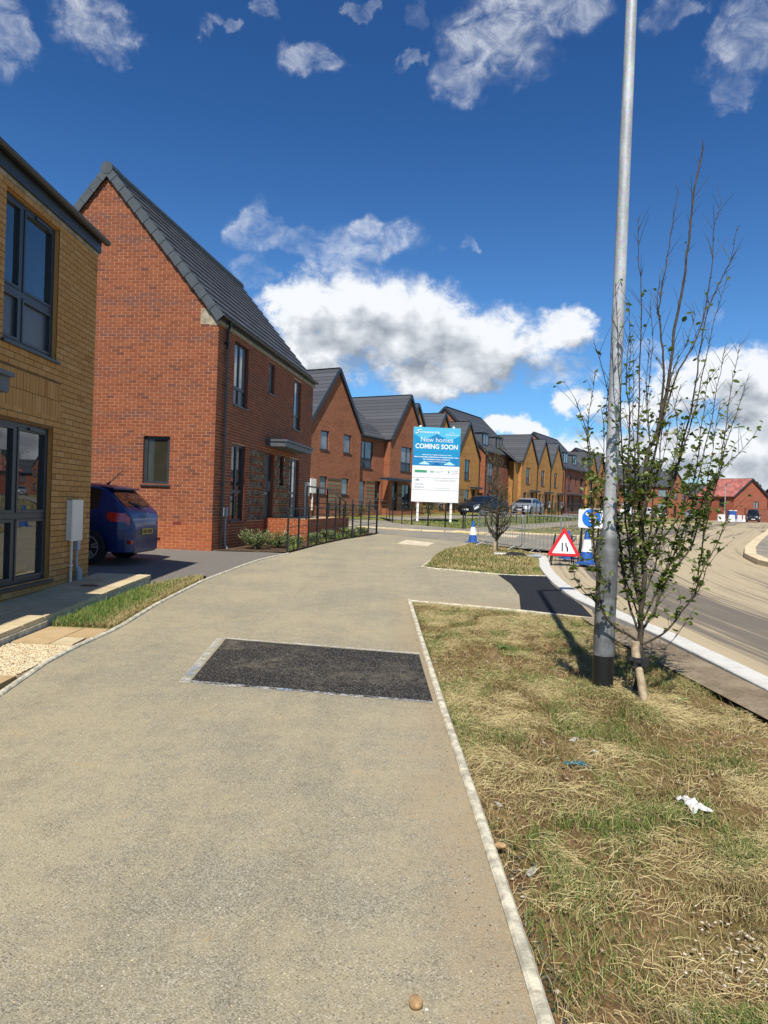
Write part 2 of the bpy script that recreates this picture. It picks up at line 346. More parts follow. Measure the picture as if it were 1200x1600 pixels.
# ---- ground materials (object coordinates are metres)
def asphalt(name, base, dust, dustamt=.5, agg=140, contrast=.35, aggcol=None, streak=None, speck=False):
    m, t, b = newmat(name)
    cn = t.nodes.new('ShaderNodeTexCoord'); vec = cn.outputs['Object']
    v = t.nodes.new('ShaderNodeTexVoronoi'); v.inputs['Scale'].default_value = agg; t.links.new(vec, v.inputs['Vector'])
    sep = t.nodes.new('ShaderNodeSeparateColor'); t.links.new(v.outputs['Color'], sep.inputs[0])
    fine = nz(t, 260, 3, .7, vec=vec)
    big = nz(t, .8, 7, .66, vec=vec); mid = nz(t, 5.5, 7, .7, vec=vec); m3 = nz(t, 22, 5, .7, vec=vec)
    st = mapr(sep.outputs[0], 0, 1, 1-contrast, 1+contrast, False, tree=t)
    cst = t.nodes.new('ShaderNodeCombineColor')
    for i in range(3): t.links.new(st, cst.inputs[i])
    c = mixc(t, 1., base, cst.outputs[0], 'MULTIPLY')
    if aggcol:
        c = mixc(t, mth('MULTIPLY', mth('GREATER_THAN', sep.outputs[1], .80, tree=t), .8, tree=t), c, aggcol)
    d = mth('ADD', mth('MULTIPLY', big, .5, tree=t), mth('ADD', mth('MULTIPLY', mid, .32, tree=t), mth('MULTIPLY', m3, .18, tree=t), tree=t), tree=t)
    dm = mapr(d, .62-dustamt*.4, .80-dustamt*.4, 0, .85, tree=t)
    dm = mth('MULTIPLY', dm, mapr(fine, .25, .6, .35, 1, tree=t), tree=t)
    c = mixc(t, dm, c, dust)
    sp1 = nz(t, 2.3, 8, .75, vec=vec); c = mixc(t, mapr(sp1, .55, .72, 0, .45, tree=t), c, mixc(t, 1., c, (.62,.6,.58), 'MULTIPLY'))
    if speck:     # pale and dark chips, faint roller seams, small stains
        sep2 = sep.outputs[2]
        c = mixc(t, mth('MULTIPLY', mth('GREATER_THAN', sep2, .94, tree=t), .7, tree=t), c, (.56,.50,.38))
        c = mixc(t, mth('MULTIPLY', mth('LESS_THAN', sep2, .06, tree=t), .6, tree=t), c, (.09,.08,.065))
        st_ = nz(t, 1, 5, .6, vec=vec, stretch=(2.6, .12, 1)); c = mixc(t, mapr(st_, .50, .60, 0, .16, tree=t), c, mixc(t, 1., c, (.70,.69,.68), 'MULTIPLY'))
        s3 = nz(t, 3.1, 3, .5, vec=vec, stretch=(1, 1.3, 1)); c = mixc(t, mapr(s3, .64, .74, 0, .5, tree=t), c, (.44,.33,.18))
        sxx = t.nodes.new('ShaderNodeSeparateXYZ'); t.links.new(vec, sxx.inputs[0])
        ed = mth('ADD', sxx.outputs[0], mth('MULTIPLY', mth('SUBTRACT', nz(t, 2.2, 7, .72, vec=vec), .5, tree=t), 1.1, tree=t), tree=t)     # soil washed off the verge along the edging
        c = mixc(t, mth('MULTIPLY', mth('MULTIPLY', mapr(ed, .08, .46, 0, .7, tree=t), mapr(m3, .38, .62, .45, 1, tree=t), tree=t), mapr(sxx.outputs[1], 9.5, 11, 1, 0, tree=t), tree=t), c, (.36,.27,.16))
    t.links.new(c, b.inputs['Base Color']); b.inputs['Roughness'].default_value = .92; b.inputs['Specular IOR Level'].default_value = .22
    h_ = mth('ADD', mth('MULTIPLY', v.outputs['Distance'], -.8, tree=t), fine, tree=t)
    bump(t, b, h_, .55, .006); return m
MT['path'] = asphalt('path_asphalt', (.285,.258,.182), (.41,.345,.212), .52, agg=200, contrast=.38, speck=True)
MT['drive'] = asphalt('driveway_asphalt', (.175,.160,.135), (.25,.225,.185), .12, agg=150, contrast=.3)
MT['side'] = asphalt('side_asphalt', (.200,.190,.160), (.42,.34,.21), .46, agg=110, contrast=.25)
MT['patch'] = asphalt('patch_asphalt', (.017,.016,.016), (.20,.17,.12), .36, agg=135, contrast=.9, aggcol=(.17,.155,.125))
MT['newtar'] = asphalt('new_tarmac', (.019,.020,.023), (.06,.055,.048), .2, agg=80, contrast=.5)
def roadmat():
    m, t, b = newmat('dusty_road')
    uv = t.nodes.new('ShaderNodeUVMap'); uv.uv_map = 'UVMap'
    sx_ = t.nodes.new('ShaderNodeSeparateXYZ'); t.links.new(uv.outputs[0], sx_.inputs[0])
    u = sx_.outputs[0]
    st1 = nz(t, 1, 6, .65, vec=uv.outputs[0], stretch=(3.6, .07, 1))
    st2 = nz(t, 1, 4, .6, vec=uv.outputs[0], stretch=(13, .13, 1))
    big = nz(t, .22, 6, .62, vec=uv.outputs[0], stretch=(1.2, .35, 1))
    fine = nz(t, 60, 4, .7, vec=uv.outputs[0])
    d = mth('ADD', mth('ADD', mth('MULTIPLY', st1, .38, tree=t), mth('MULTIPLY', st2, .34, tree=t), tree=t), mth('MULTIPLY', big, .38, tree=t), tree=t)
    # wheel tracks rubbed clean a little in from the kerb
    trk = mth('MULTIPLY', mapr(u, .45, .9, tree=t), mapr(u, 2.1, 3.0, 1, 0, tree=t), tree=t)
    d = mth('SUBTRACT', d, mth('MULTIPLY', trk, .085, tree=t), tree=t)
    dust = mapr(d, .445, .575, tree=t)
    c = mixc(t, dust, (.165,.142,.112), (.44,.36,.23))
    c = mixc(t, mapr(fine, .3, .7, 0, .35, tree=t), c, mixc(t, 1., c, (.7,.69,.67), 'MULTIPLY'))
    t.links.new(c, b.inputs['Base Color']); b.inputs['Roughness'].default_value = .95; b.inputs['Specular IOR Level'].default_value = .15
    bump(t, b, mth('ADD', mth('MULTIPLY', st2, .6, tree=t), mth('MULTIPLY', fine, .4, tree=t), tree=t), .35, .02); return m
MT['road'] = roadmat()
def soilmat(name, a, c_, g=None, sc=1.):
    m, t, b = newmat(name)
    n1 = nz(t, 1.6*sc, 8, .68); n2 = nz(t, 24*sc, 6, .7)
    c = mixc(t, mapr(n1, .36, .64, tree=t), a, c_)
    if g: c = mixc(t, mapr(nz(t, .9*sc, 5, .6), .46, .60, tree=t), c, g)
    c = mixc(t, mapr(n2, .35, .7, 0, .6, tree=t), c, mixc(t, 1., c, (.55,.53,.5), 'MULTIPLY'))
    t.links.new(c, b.inputs['Base Color']); b.inputs['Roughness'].default_value = .97; b.inputs['Specular IOR Level'].default_value = .1
    bump(t, b, mth('ADD', n1, mth('MULTIPLY', n2, .5, tree=t), tree=t), .8, .03); return m
MT['soil'] = soilmat('verge_soil', (.14,.078,.036), (.25,.16,.075), (.19,.14,.055), 1.)
MT['bare'] = soilmat('bare_earth', (.21,.165,.11), (.33,.265,.18))
MT['turf'] = soilmat('turf', (.30,.25,.10), (.22,.21,.07), (.10,.13,.03), 1.)
MT['turf_far'] = soilmat('turf_far', (.20,.20,.055), (.13,.16,.035), (.27,.23,.09), .4)
MT['field'] = soilmat('field', (.13,.15,.05), (.2,.19,.08), None, .05)
MT['mulch'] = soilmat('mulch', (.075,.048,.032), (.14,.095,.062), None, 3)
MT['concrete'] = simple('kerb_concrete', (.50,.46,.34), .9, var=.30, vs=14, bmp=.5)
MT['kerb_white'] = simple('kerb_pale', (.56,.545,.49), .88, var=.07, vs=9, bmp=.3)
MT['kerb_sand'] = simple('kerb_sand', (.60,.49,.30), .9, var=.12, vs=2)
MT['spray'] = None
def slabmat(name, lo, hi):
    m, t, b = newmat(name); r = rnd(t)
    c = mixc(t, r, lo, hi); n1 = nz(t, 5, 7, .65); n2 = nz(t, 70, 4)
    c = mixc(t, mapr(n1, .42, .66, 0, .55, tree=t), c, mixc(t, 1., c, (.72,.66,.58), 'MULTIPLY'))
    t.links.new(c, b.inputs['Base Color']); b.inputs['Roughness'].default_value = .9; bump(t, b, mth('ADD', n1, mth('MULTIPLY', n2, .4, tree=t), tree=t), .3, .01); return m
MT['slab'] = slabmat('paving_buff', (.46,.37,.215), (.58,.48,.29))
MT['slab_brown'] = slabmat('paving_brown', (.40,.27,.125), (.50,.37,.20))
MT['tactile'] = slabmat('tactile_buff', (.58,.50,.35), (.66,.58,.42))
MT['tactile_yel'] = slabmat('tactile_yellow', (.62,.48,.18), (.66,.52,.22))
def straw(name, stops, rough=.75, trans=.0):
    m, t, b = newmat(name); r = rnd(t)
    t.links.new(ramp(t, r, stops), b.inputs['Base Color']); b.inputs['Roughness'].default_value = rough
    b.inputs['Specular IOR Level'].default_value = .3
    if trans:
        b.inputs['Subsurface Weight'].default_value = 0
    return m
MT['straw'] = straw('straw', [(0, (.32,.25,.11)), (.3, (.48,.39,.18)), (.55, (.64,.54,.29)), (.68, (.42,.37,.15)), (.84, (.28,.19,.09)), (1, (.17,.10,.05))])
MT['blade'] = straw('grass_blade', [(0, (.040,.085,.012)), (.4, (.08,.15,.020)), (.75, (.15,.21,.038)), (.9, (.27,.26,.08)), (1, (.40,.34,.15))])
MT['lush'] = straw('lush_blade', [(0, (.055,.12,.016)), (.6, (.115,.19,.03)), (1, (.26,.29,.08))])
MT['dryblade'] = straw('dry_blade', [(0, (.36,.27,.12)), (.5, (.50,.38,.18)), (.8, (.22,.21,.07)), (1, (.11,.15,.03))])
MT['weed'] = straw('weed_leaf', [(0, (.05,.11,.018)), (1, (.10,.17,.035))], .6)
def leafmat(name, stops):
    m, t, b = newmat(name); r = rnd(t); c = ramp(t, r, stops)
    gm = t.nodes.new('ShaderNodeNewGeometry')
    c = mixc(t, mth('MULTIPLY', gm.outputs['Backfacing'], .45, tree=t), c, mixc(t, 1., c, (1.5,1.45,1.5), 'MULTIPLY'))
    t.links.new(c, b.inputs['Base Color']); b.inputs['Roughness'].default_value = .42
    tr = t.nodes.new('ShaderNodeBsdfTranslucent'); t.links.new(mixc(t, 1., c, (1.4,1.7,.6), 'MULTIPLY'), tr.inputs[0])
    ms = t.nodes.new('ShaderNodeMixShader'); ms.inputs[0].default_value = .3
    out = [n for n in t.nodes if n.type == 'OUTPUT_MATERIAL'][0]
    t.links.new(b.outputs[0], ms.inputs[1]); t.links.new(tr.outputs[0], ms.inputs[2]); t.links.new(ms.outputs[0], out.inputs[0]); return m
MT['leaf'] = leafmat('tree_leaf', [(0, (.042,.072,.016)), (.4, (.095,.135,.03)), (.75, (.17,.205,.055)), (.93, (.26,.27,.08)), (1, (.18,.08,.035))])
MT['shrub'] = leafmat('shrub_leaf', [(0, (.10,.14,.05)), (.5, (.20,.25,.11)), (1, (.38,.40,.22))])
MT['fartree'] = leafmat('far_tree_leaf', [(0, (.02,.035,.012)), (1, (.05,.075,.025))])
def barkmat():
    m, t, b = newmat('bark'); n1 = nz(t, 26, 6, .7, stretch=(1, 1, .5))
    t.links.new(mixc(t, mapr(n1, .35, .68, tree=t), (.030,.023,.017), (.09,.070,.042)), b.inputs['Base Color']); b.inputs['Roughness'].default_value = .85
    bump(t, b, n1, .6, .006); return m
MT['bark'] = barkmat()
MT['timber'] = simple('stake_timber', (.40,.31,.20), .85, var=.25, vs=18, bmp=.3)
MT['strap'] = simple('rubber_strap', (.012,.012,.012), .8, var=.2)
# ================================================================ ground
def drape(name, poly, off, mat, parent=None, grid=None, mb=None, zfun=None, thick=None):
    zf = zfun or zg
    bm = bmesh.new()
    vs_ = [bm.verts.new((x, y, 0)) for x, y in poly]
    bm.faces.new(vs_); bm.normal_update()
    bmesh.ops.triangulate(bm, faces=bm.faces[:])
    if grid:
        xs = [p[0] for p in poly]; ys = [p[1] for p in poly]
        for ax, lo, hi in ((0, min(xs), max(xs)), (1, min(ys), max(ys))):
            k = math.ceil(lo/grid)*grid
            while k < hi:
                bmesh.ops.bisect_plane(bm, geom=bm.verts[:]+bm.edges[:]+bm.faces[:], plane_co=(k if ax == 0 else 0, k if ax else 0, 0), plane_no=(1, 0, 0) if ax == 0 else (0, 1, 0))
                k += grid
    for v in bm.verts: v.co.z = zf(v.co.x, v.co.y)+off
    if thick:
        ret = bmesh.ops.extrude_face_region(bm, geom=bm.faces[:])
        for e in ret['geom']:
            if isinstance(e, bmesh.types.BMVert): e.co.z -= thick
    bmesh.ops.recalc_face_normals(bm, faces=bm.faces[:])
    me = bpy.data.meshes.new(name); bm.to_mesh(me); bm.free()
    me.materials.append(mat)
    if me.polygons and sum(p.normal.z for p in me.polygons) < 0: me.flip_normals()
    return link(name, me, parent)
# big sheet to the horizon
mb = MB()
ys = [-40, -20, 0, 10, 20, 30, 40, 50, 60, 70, 80, 100, 120, 150, 200, 300, 500, 900, 1800, 4000]
xs = [-2500, -800, -300, -120, -60, -30, -15, -5, 0, 4, 8, 12, 16, 20, 25, 30, 38, 60, 120, 300, 900, 2500]
for i in range(len(xs)):
    for j in range(len(ys)): mb.v.append((xs[i], ys[j], zg(xs[i], ys[j])-.22))
for i in range(len(xs)-1):
    for j in range(len(ys)-1):
        a = i*len(ys)+j; mb.f.append((a, a+len(ys), a+len(ys)+1, a+1))
tag(mb.build('ground', MT['field']), kind='structure')
# main road swept as a ribbon so dust streaks follow it
ctr = [(3.3,-9),(3.3,0),(3.33,5.9),(3.25,8.4),(3.1,11.0),(3.2,12.8),(3.45,14.3),(4.0,17),(4.9,20.5),(6.1,24.5),(8.0,29.2)]
for s in (10, 25, 45, 70, 100): ctr.append(so_(s, 15.9))
lat = [-3, -1, 0, .5, 1, 1.5, 2, 2.6, 3.3, 4, 5, 6, 8, 11, 15, 20]
mb = MB(); uvs = []; dist = 0; grid = []
cc_ = []
for i in range(len(ctr)-1):
    a, b_ = Vector(ctr[i]), Vector(ctr[i+1]); n = max(1, int((b_-a).length/1.5))
    for k in range(n): cc_.append(a.lerp(b_, k/n))
cc_.append(Vector(ctr[-1]))
for it in range(4): cc_ = [cc_[0]]+[(cc_[i-1]+cc_[i]*2+cc_[i+1])/4 for i in range(1, len(cc_)-1)]+[cc_[-1]]
for i, p in enumerate(cc_):
    d = (cc_[min(i+1, len(cc_)-1)]-cc_[max(i-1, 0)]).normalized(); nrm = Vector((d.y, -d.x))
    if i: dist += (p-cc_[i-1]).length
    for l_ in lat:
        q = p+nrm*l_; mb.v.append((q.x, q.y, zg(q.x, q.y)-.075+.012*math.sin(l_*1.1))); uvs.append((l_, dist))
nl = len(lat)
for i in range(len(cc_)-1):
    for j in range(nl-1):
        a = i*nl+j; mb.f.append((a, a+1, a+nl+1, a+nl))
o = mb.build('main_road', MT['road'], smooth=True)
me = o.data; uvl = me.uv_layers.new(name='UVMap')
for lp in me.loops: uvl.data[lp.index].uv = uvs[lp.vertex_index]
tag(o, kind='structure')
PATH = [(-2.8,-4),(.56,-4),(.55,2.1),(.52,2.7),(.50,3.6),(.47,5.0),(.43,7.8),(.40,10.26),(1.65,9.85),(2.80,9.32),(2.98,10.0),(2.97,10.9),(3.0,11.6),(3.08,12.7),(3.27,14.0),(2.55,13.92),(.78,14.83),(1.25,17.4),(1.85,20.15),(2.86,23.2),(4.0,25.2),
        (3.5,29.0),(1.6,30.4),(-1.2,30.6),(-1.4,28.5),(-.75,26.9),(-.2,26.3),(-.50,25.0),(-1.24,22.6),(-1.82,19.8),(-2.26,17.1),(-2.64,15.0),(-2.89,11.8),(-2.87,9.1),(-2.77,7.5),(-2.82,6.5),(-2.80,5.9),(-2.69,5.1)]
tag(drape('footpath', PATH, 0, MT['path']), kind='structure')
tag(drape('driveway', [(-9.5,10.85),(-3.5,10.8),(-3.02,12.2),(-2.93,11.85),(-2.68,15.05),(-2.32,17.0),(-3.9,17.3),(-9.5,18.4)], .004, MT['drive']), kind='structure')
road_l = [so_(-13.2, -14), so_(-12.2, 9.6), (-.2, 26.35), (2.86,23.2),(4.2,21.5),(5.2,20.6),so_(-4.0,15.6),so_(-4.6,12.4),so_(-7.2,10.3),so_(-7.25,-14)]
tag(drape('side_road', road_l, .004, MT['side'], grid=6), kind='structure')
# spots of new tarmac
tag(drape('tarmac_patch', [(-1.56,7.19),(.385,6.80),(.415,5.26),(-1.477,5.58)], .005, MT['patch'], thick=.03), kind='structure')
tag(drape('new_tarmac', [(2.292,14.0),(3.24,14.0),(3.06,12.7),(2.98,11.6),(2.94,10.4),(2.80,9.36),(1.92,9.72),(2.18,11.2),(2.30,12.6)], .007, MT['newtar']), kind='structure')
def vbump(x, y):
    k = np.clip((x-.56)/.25, 0, 1)*np.clip((3.05-x)/.25, 0, 1)*np.clip((9.6-y)/.6, 0, 1)
    return k*(.016*np.sin(x*4.1+y*2.3)+.011*np.sin(x*9.7-y*7.1)+.03*np.exp(-((x-1.95)**2+(y-5.7)**2)/.15))
tag(drape('verge_ground', [(.56,.4),(.55,2.1),(.50,3.6),(.47,5),(.43,7.8),(.40,10.22),(1.65,9.82),(2.80,9.28),(2.95,9.2),(3.12,8.3),(3.2,5.9),(3.2,.4)], -.03, MT['soil'], grid=.35,
          zfun=lambda x, y: zg(x, y)+vbump(x, y)), kind='structure')
tag(drape('bare_soil', [(2.62,9.3),(2.95,9.2),(3.14,8.3),(3.23,5.9),(3.23,.4),(2.95,.4),(2.86,4.6),(2.74,6.2),(2.62,7.6)], .010, MT['bare'], grid=.6), kind='structure')
ISL = [(.82,14.85),(1.28,17.4),(1.88,20.1),(2.86,23.15),(3.5,22.0),(4.1,20.2),(4.2,19.3),(3.86,17.5),(3.27,14.35),(3.22,14.1),(2.55,13.96)]
tag(drape('island_verge', ISL, -.01, MT['turf'], grid=.7, zfun=lambda x, y: zg(x, y)+.09*math.exp(-((x-2.4)**2+(y-18)**2)/3.2)), kind='structure')
tag(drape('front_lawn', [(-3.47,7.45),(-2.80,7.45),(-2.90,9.05),(-2.94,11.7),(-3.04,12.15),(-3.5,10.78)], .012, MT['turf'], grid=.5), kind='structure')
tag(drape('planting_bed', [(-4.0,16.9),(-2.3,17.12),(-1.84,19.84),(-1.27,22.57),(-.53,25),(-.24,26.3),(-1.6,27.5),(-3.0,22),(-3.6,18.5)], .02, MT['mulch'], grid=1), kind='structure')
# far side: pavement, lawn strips, access drive, the front gardens
tag(drape('far_pavement', [so_(-7.0,-6),so_(-7.0,10.0),so_(-5.6,12.2),so_(-3.8,12.3),so_(95,12.3),so_(95,10),so_(-2.8,10),so_(-2.2,6.5),so_(.2,4.2),so_(-.5,-1),so_(-2.5,-6)], .012, MT['side'], grid=8), kind='structure')
tag(drape('lawn_strip', [so_(-3.4,10.2),so_(-2.0,6.4),so_(.1,4.4),so_(95,4.4),so_(95,10)], .016, MT['turf_far'], grid=6), kind='structure')
tag(drape('access_drive', [so_(1.2,4.2),so_(4,1.7),so_(95,1.7),so_(95,4.4),so_(2,4.9)], .022, MT['side'], grid=6), kind='structure')
tag(drape('front_gardens', [so_(-6,-1),so_(.6,4.0),so_(3.8,1.7),so_(95,1.7),so_(95,-4),so_(-6,-4)], .014, MT['turf_far'], grid=6), kind='structure')
tag(drape('spoil_verge', [so_(-4.4,12.5),so_(-4.2,15.6),so_(60,15.7),so_(60,12.4)], .03, MT['turf'], grid=3, zfun=lambda x, y: zg(x, y)+.05*math.sin(x*1.7)*math.sin(y*1.3)), kind='structure')
tag(drape('right_pavement', [(11.9,14),(11.37,16.2),(10.25,18.4),(10.9,20.6),(11.6,22),(13.4,25.7),(16.6,31.3),so_(14.7,22.2),so_(60,22.2),so_(60,27),(30,25),(24,14)], .045, MT['side'], grid=4), kind='structure')
# sprayed outline round the patch
def spraymat():
    m, t, b = newmat('spray_mark')
    n1 = nz(t, 9, 6, .7); n2 = nz(t, 130, 3, .6)
    t.links.new(mixc(t, mapr(nz(t, 2.2, 2), .54, .66, tree=t), (.74,.74,.70), (.28,.44,.66)), b.inputs['Base Color'])
    f = mth('MULTIPLY', mapr(n1, .36, .62, tree=t), mapr(n2, .34, .58, tree=t), tree=t)
    tp = t.nodes.new('ShaderNodeBsdfTransparent'); ms = t.nodes.new('ShaderNodeMixShader'); out = [n for n in t.nodes if n.type == 'OUTPUT_MATERIAL'][0]
    t.links.new(mth('MULTIPLY', f, .72, tree=t), ms.inputs[0]); t.links.new(tp.outputs[0], ms.inputs[1]); t.links.new(b.outputs[0], ms.inputs[2]); t.links.new(ms.outputs[0], out.inputs[0]); return m
MT['spray'] = spraymat()
mb = MB()
for (a, b_, w0, w1) in (((-1.60,7.21),(.385,6.82),.035,.05), ((-1.50,5.54),(-1.60,7.20),.055,.05), ((-1.52,5.55),(.415,5.235),.06,.035)):
    a = Vector(a); b_ = Vector(b_); d = (b_-a).normalized(); nr = Vector((d.y, -d.x)); n = 16
    for i in range(n):
        p, q = a.lerp(b_, i/n), a.lerp(b_, (i+1)/n); ww = w0+(w1-w0)*i/n
        mb.face([(p.x-nr.x*ww, p.y-nr.y*ww, zg(p.x, p.y-nr.y*ww)+.009), (p.x+nr.x*ww*.3, p.y+nr.y*ww*.3, zg(p.x, p.y)+.009), (q.x+nr.x*ww*.3, q.y+nr.y*ww*.3, zg(q.x, q.y)+.009), (q.x-nr.x*ww, q.y-nr.y*ww, zg(q.x, q.y-nr.y*ww)+.009)])
tag(mb.build('spray_marking', MT['spray']), kind='structure')
# ---- kerbs: each stone its own piece
def kerb(name, line, wd, top, deep, stone, mat, side=1, piece='kerb_stone', label=None):
    root = tag(empty(name), kind='structure')
    pts = [Vector(p) for p in line]; seg = []; acc_ = 0
    for i in range(len(pts)-1): seg.append((pts[i+1]-pts[i]).length)
    tot = sum(seg)
    def at(d):
        d = min(max(d, 0), tot-1e-6); i = 0
        while d > seg[i] and i < len(seg)-1: d -= seg[i]; i += 1
        return pts[i].lerp(pts[i+1], d/seg[i])
    n = max(1, int(round(tot/stone))); L_ = tot/n
    for k in range(n):
        a, b2 = at(k*L_+.004), at((k+1)*L_-.004); mdl = at((k+.5)*L_)
        mbk = MB(); jz = random.uniform(-.003, .003)
        ring = []
        for p, q in ((a, mdl), (mdl, b2)):
            pass
        rows = []
        for p in (a, mdl, b2):
            d = (b2-a).normalized(); nr = Vector((d.y, -d.x))*side
            z = zg(p.x, p.y)+top+jz
            q = p+nr*wd; ch = min(.012, wd*.2)
            rows.append([(p.x, p.y, z-deep), (p.x, p.y, z-ch), (p.x+nr.x*ch, p.y+nr.y*ch, z), (q.x-nr.x*ch, q.y-nr.y*ch, z), (q.x, q.y, z-ch), (q.x, q.y, z-deep)])
        for r1, r2 in zip(rows, rows[1:]):
            for j in range(5): mbk.face([r1[j], r1[j+1], r2[j+1], r2[j]])
        mbk.face(rows[0]); mbk.face(rows[-1][::-1])
        ob = mbk.build(piece, mat, root)
    return root
kerb('road_kerb', [(3.235,.2),(3.235,5.87),(3.20,8.2),(3.06,9.6),(2.975,10.87),(3.005,11.64),(3.08,12.74),(3.27,14.28),(3.50,15.8),(3.857,17.5),(4.05,18.6)], .24, .035, .30, .72, MT['kerb_white'])
kerb('path_edging', [(.51,-.5),(.505,2.08),(.50,2.62),(.485,3.6),(.455,5.0),(.415,7.84),(.385,10.26)], .052, .018, .2, .915, MT['concrete'])
kerb('verge_edging', [(.40,10.27),(1.65,9.86),(2.78,9.33),(2.95,9.22)], .05, .008, .2, .915, MT['concrete'])
kerb('left_edging', [(-2.70,3.2),(-2.73,5.13),(-2.84,5.9),(-2.86,6.57),(-2.81,7.53),(-2.91,9.1),(-2.93,11.78),(-2.68,15.07),(-2.28,17.0)], .052, .022, .2, .915, MT['concrete'])
kerb('island_edging', [(3.26,14.05),(2.55,13.92),(.79,14.82),(1.25,17.4),(1.85,20.15),(2.83,23.2)], .05, .02, .2, .915, MT['concrete'])
kerb('far_kerb', [so_(-7.25,-3),so_(-7.2,7.2),so_(-7.15,9.6),so_(-6.6,11.2),so_(-5.6,12.3)], .14, .06, .25, .915, MT['kerb_sand'])
kerb('right_kerb', [(11.37,16.2),(10.2,18.3),(10.35,19.6),(11.2,22),(13.1,25.7),(16.3,31.3),so_(14.7,22),so_(28,22),so_(42,22)], .34, .075, .3, .915, MT['kerb_sand'])
kerb('verge_kerb', [so_(-4.4,12.4),so_(-4.0,15.6),so_(12,15.8),so_(30,15.8),so_(45,15.8)], .14, .06, .25, .915, MT['kerb_sand'])
# ---- patio and slabs in front of the buff house
def zp(y): return .26+.03*(y-7.5)
pat = tag(empty('patio'), kind='structure')
rows = [(-4.31, -3.935), (-3.922, -3.50)]
y = 3.2; k = 0
while y < 10.75:
    ln = .6 if k % 2 == 0 else .45
    y2 = min(y+ln, 10.78)
    for (xa, xb) in rows:
        mb = MB(); dz = random.uniform(-.002, .002)
        mb.box(xa, xb, y+.007, y2-.007, 0, 1, T=lambda a, b, c: (a, b, zp(b)+dz if c > .5 else zp(b)-.05))
        mb.build('paving_slab', MT['slab'], pat)
    y = y2; k += 1
mb = MB()
mb.box(-3.53, -3.485, 3.2, 7.45, 0, 1, T=lambda a, b, c: (a, b, zp(b)-.053 if c > .5 else zg(a, b)-.1))
mb.box(-3.53, -3.50, 7.46, 10.76, 0, 1, T=lambda a, b, c: (a, b, zp(b)-.053 if c > .5 else zg(a, b)-.1))
mb.box(-4.3, -3.5, 10.72, 10.77, 0, 1, T=lambda a, b, c: (a, b, zp(b)-.053 if c > .5 else zg(a, b)-.1))
mb.build('step_riser', MT['concrete'], pat)
dc = MB(); dc.box(-4.02, -3.80, 9.45, 9.60, 0, 1, T=lambda a, b, c: (a, b, zp(b)+(.004 if c > .5 else -.02))); dc.build('drain_cover', MT['black_plastic'], pat)
low = tag(empty('lower_paving'), kind='structure')
for (x0, x1, y0, y1, mt) in ((-3.46,-3.10,6.66,7.42,'slab_brown'),(-3.09,-2.83,6.98,7.42,'slab_brown'),(-3.09,-2.88,6.66,6.96,'slab'),(-3.46,-3.13,5.0,5.52,'slab_brown'),(-3.12,-2.82,5.2,5.52,'slab_brown'),(-3.46,-2.8,4.4,4.98,'slab_brown')):
    mb = MB(); mb.box(x0, x1, y0, y1, 0, 1, T=lambda a, b, c: (a, b, zg(a, b)+(.018 if c > .5 else -.05))); mb.build('paving_slab', MT[mt], low)
# gravel bed: thousands of real pebbles
def scatter_blobs(name, pts, rmin, rmax, mat, flat=.7):
    base = np.array([(1,0,0),(-1,0,0),(0,1,0),(0,-1,0),(0,0,1),(0,0,-1)], float)
    fc = np.array([(0,2,4),(2,1,4),(1,3,4),(3,0,4),(2,0,5),(1,2,5),(3,1,5),(0,3,5)])
    n = len(pts); V = np.zeros((n, 6, 3)); rs = np.random.uniform(rmin, rmax, (n, 1, 3)); rs[:, :, 2] *= flat
    an = np.random.uniform(0, 6.28, n); c, s = np.cos(an), np.sin(an)
    B = base[None]*rs*np.random.uniform(.75, 1.15, (n, 6, 1))
    V[:, :, 0] = B[:, :, 0]*c[:, None]-B[:, :, 1]*s[:, None]; V[:, :, 1] = B[:, :, 0]*s[:, None]+B[:, :, 1]*c[:, None]; V[:, :, 2] = B[:, :, 2]
    V += np.array(pts)[:, None, :]
    Fc = (fc[None]+np.arange(n)[:, None, None]*6).reshape(-1, 3)
    me = bpy.data.meshes.new(name); me.from_pydata(V.reshape(-1, 3).tolist(), [], Fc.tolist()); me.materials.append(mat); me.update()
    return link(name, me)
drape_g = tag(drape('gravel_bed', [(-3.47,5.55),(-2.82,5.55),(-2.86,6.63),(-3.47,6.63)], -.005, MT['bare']), kind='structure')
MT['pebble'] = straw('pebble', [(0, (.50,.36,.18)), (.4, (.68,.55,.34)), (.8, (.74,.66,.48)), (1, (.36,.26,.16))], .8)
pts = [(x, y, zg(x, y)+random.uniform(.0, .012)) for x, y in ((random.uniform(-3.46, -2.85), random.uniform(5.54, 6.64)) for _ in range(6500))]
tag(scatter_blobs('gravel', pts, .005, .012, MT['pebble']), 'pale golden gravel between the paving slabs beside the step', 'gravel', kind='stuff')
# tactile paving at crossings
def pave(name, quad, nx, ny, mat, dz=.014):
    root = tag(empty(name), kind='structure'); q = [Vector(p) for p in quad]
    for i in range(nx):
        for j in range(ny):
            def P(a, b): return q[0].lerp(q[1], a).lerp(q[3].lerp(q[2], a), b)
            e = .012
            c4 = [P((i+e)/nx, (j+e)/ny), P((i+1-e)/nx, (j+e)/ny), P((i+1-e)/nx, (j+1-e)/ny), P((i+e)/nx, (j+1-e)/ny)]
            mb = MB(); top = [(p.x, p.y, zg(p.x, p.y)+dz) for p in c4]; bot = [(x, y, z-.03) for x, y, z in top]
            mb.face(top)
            for k in range(4): mb.face([bot[k], bot[(k+1) % 4], top[(k+1) % 4], top[k]])
            mb.build('tactile_slab', mat, root)
pave('near_tactile_paving', [(.44,21.6),(1.35,21.0),(1.62,22.3),(.75,23.4)], 3, 3, MT['tactile'], .012)
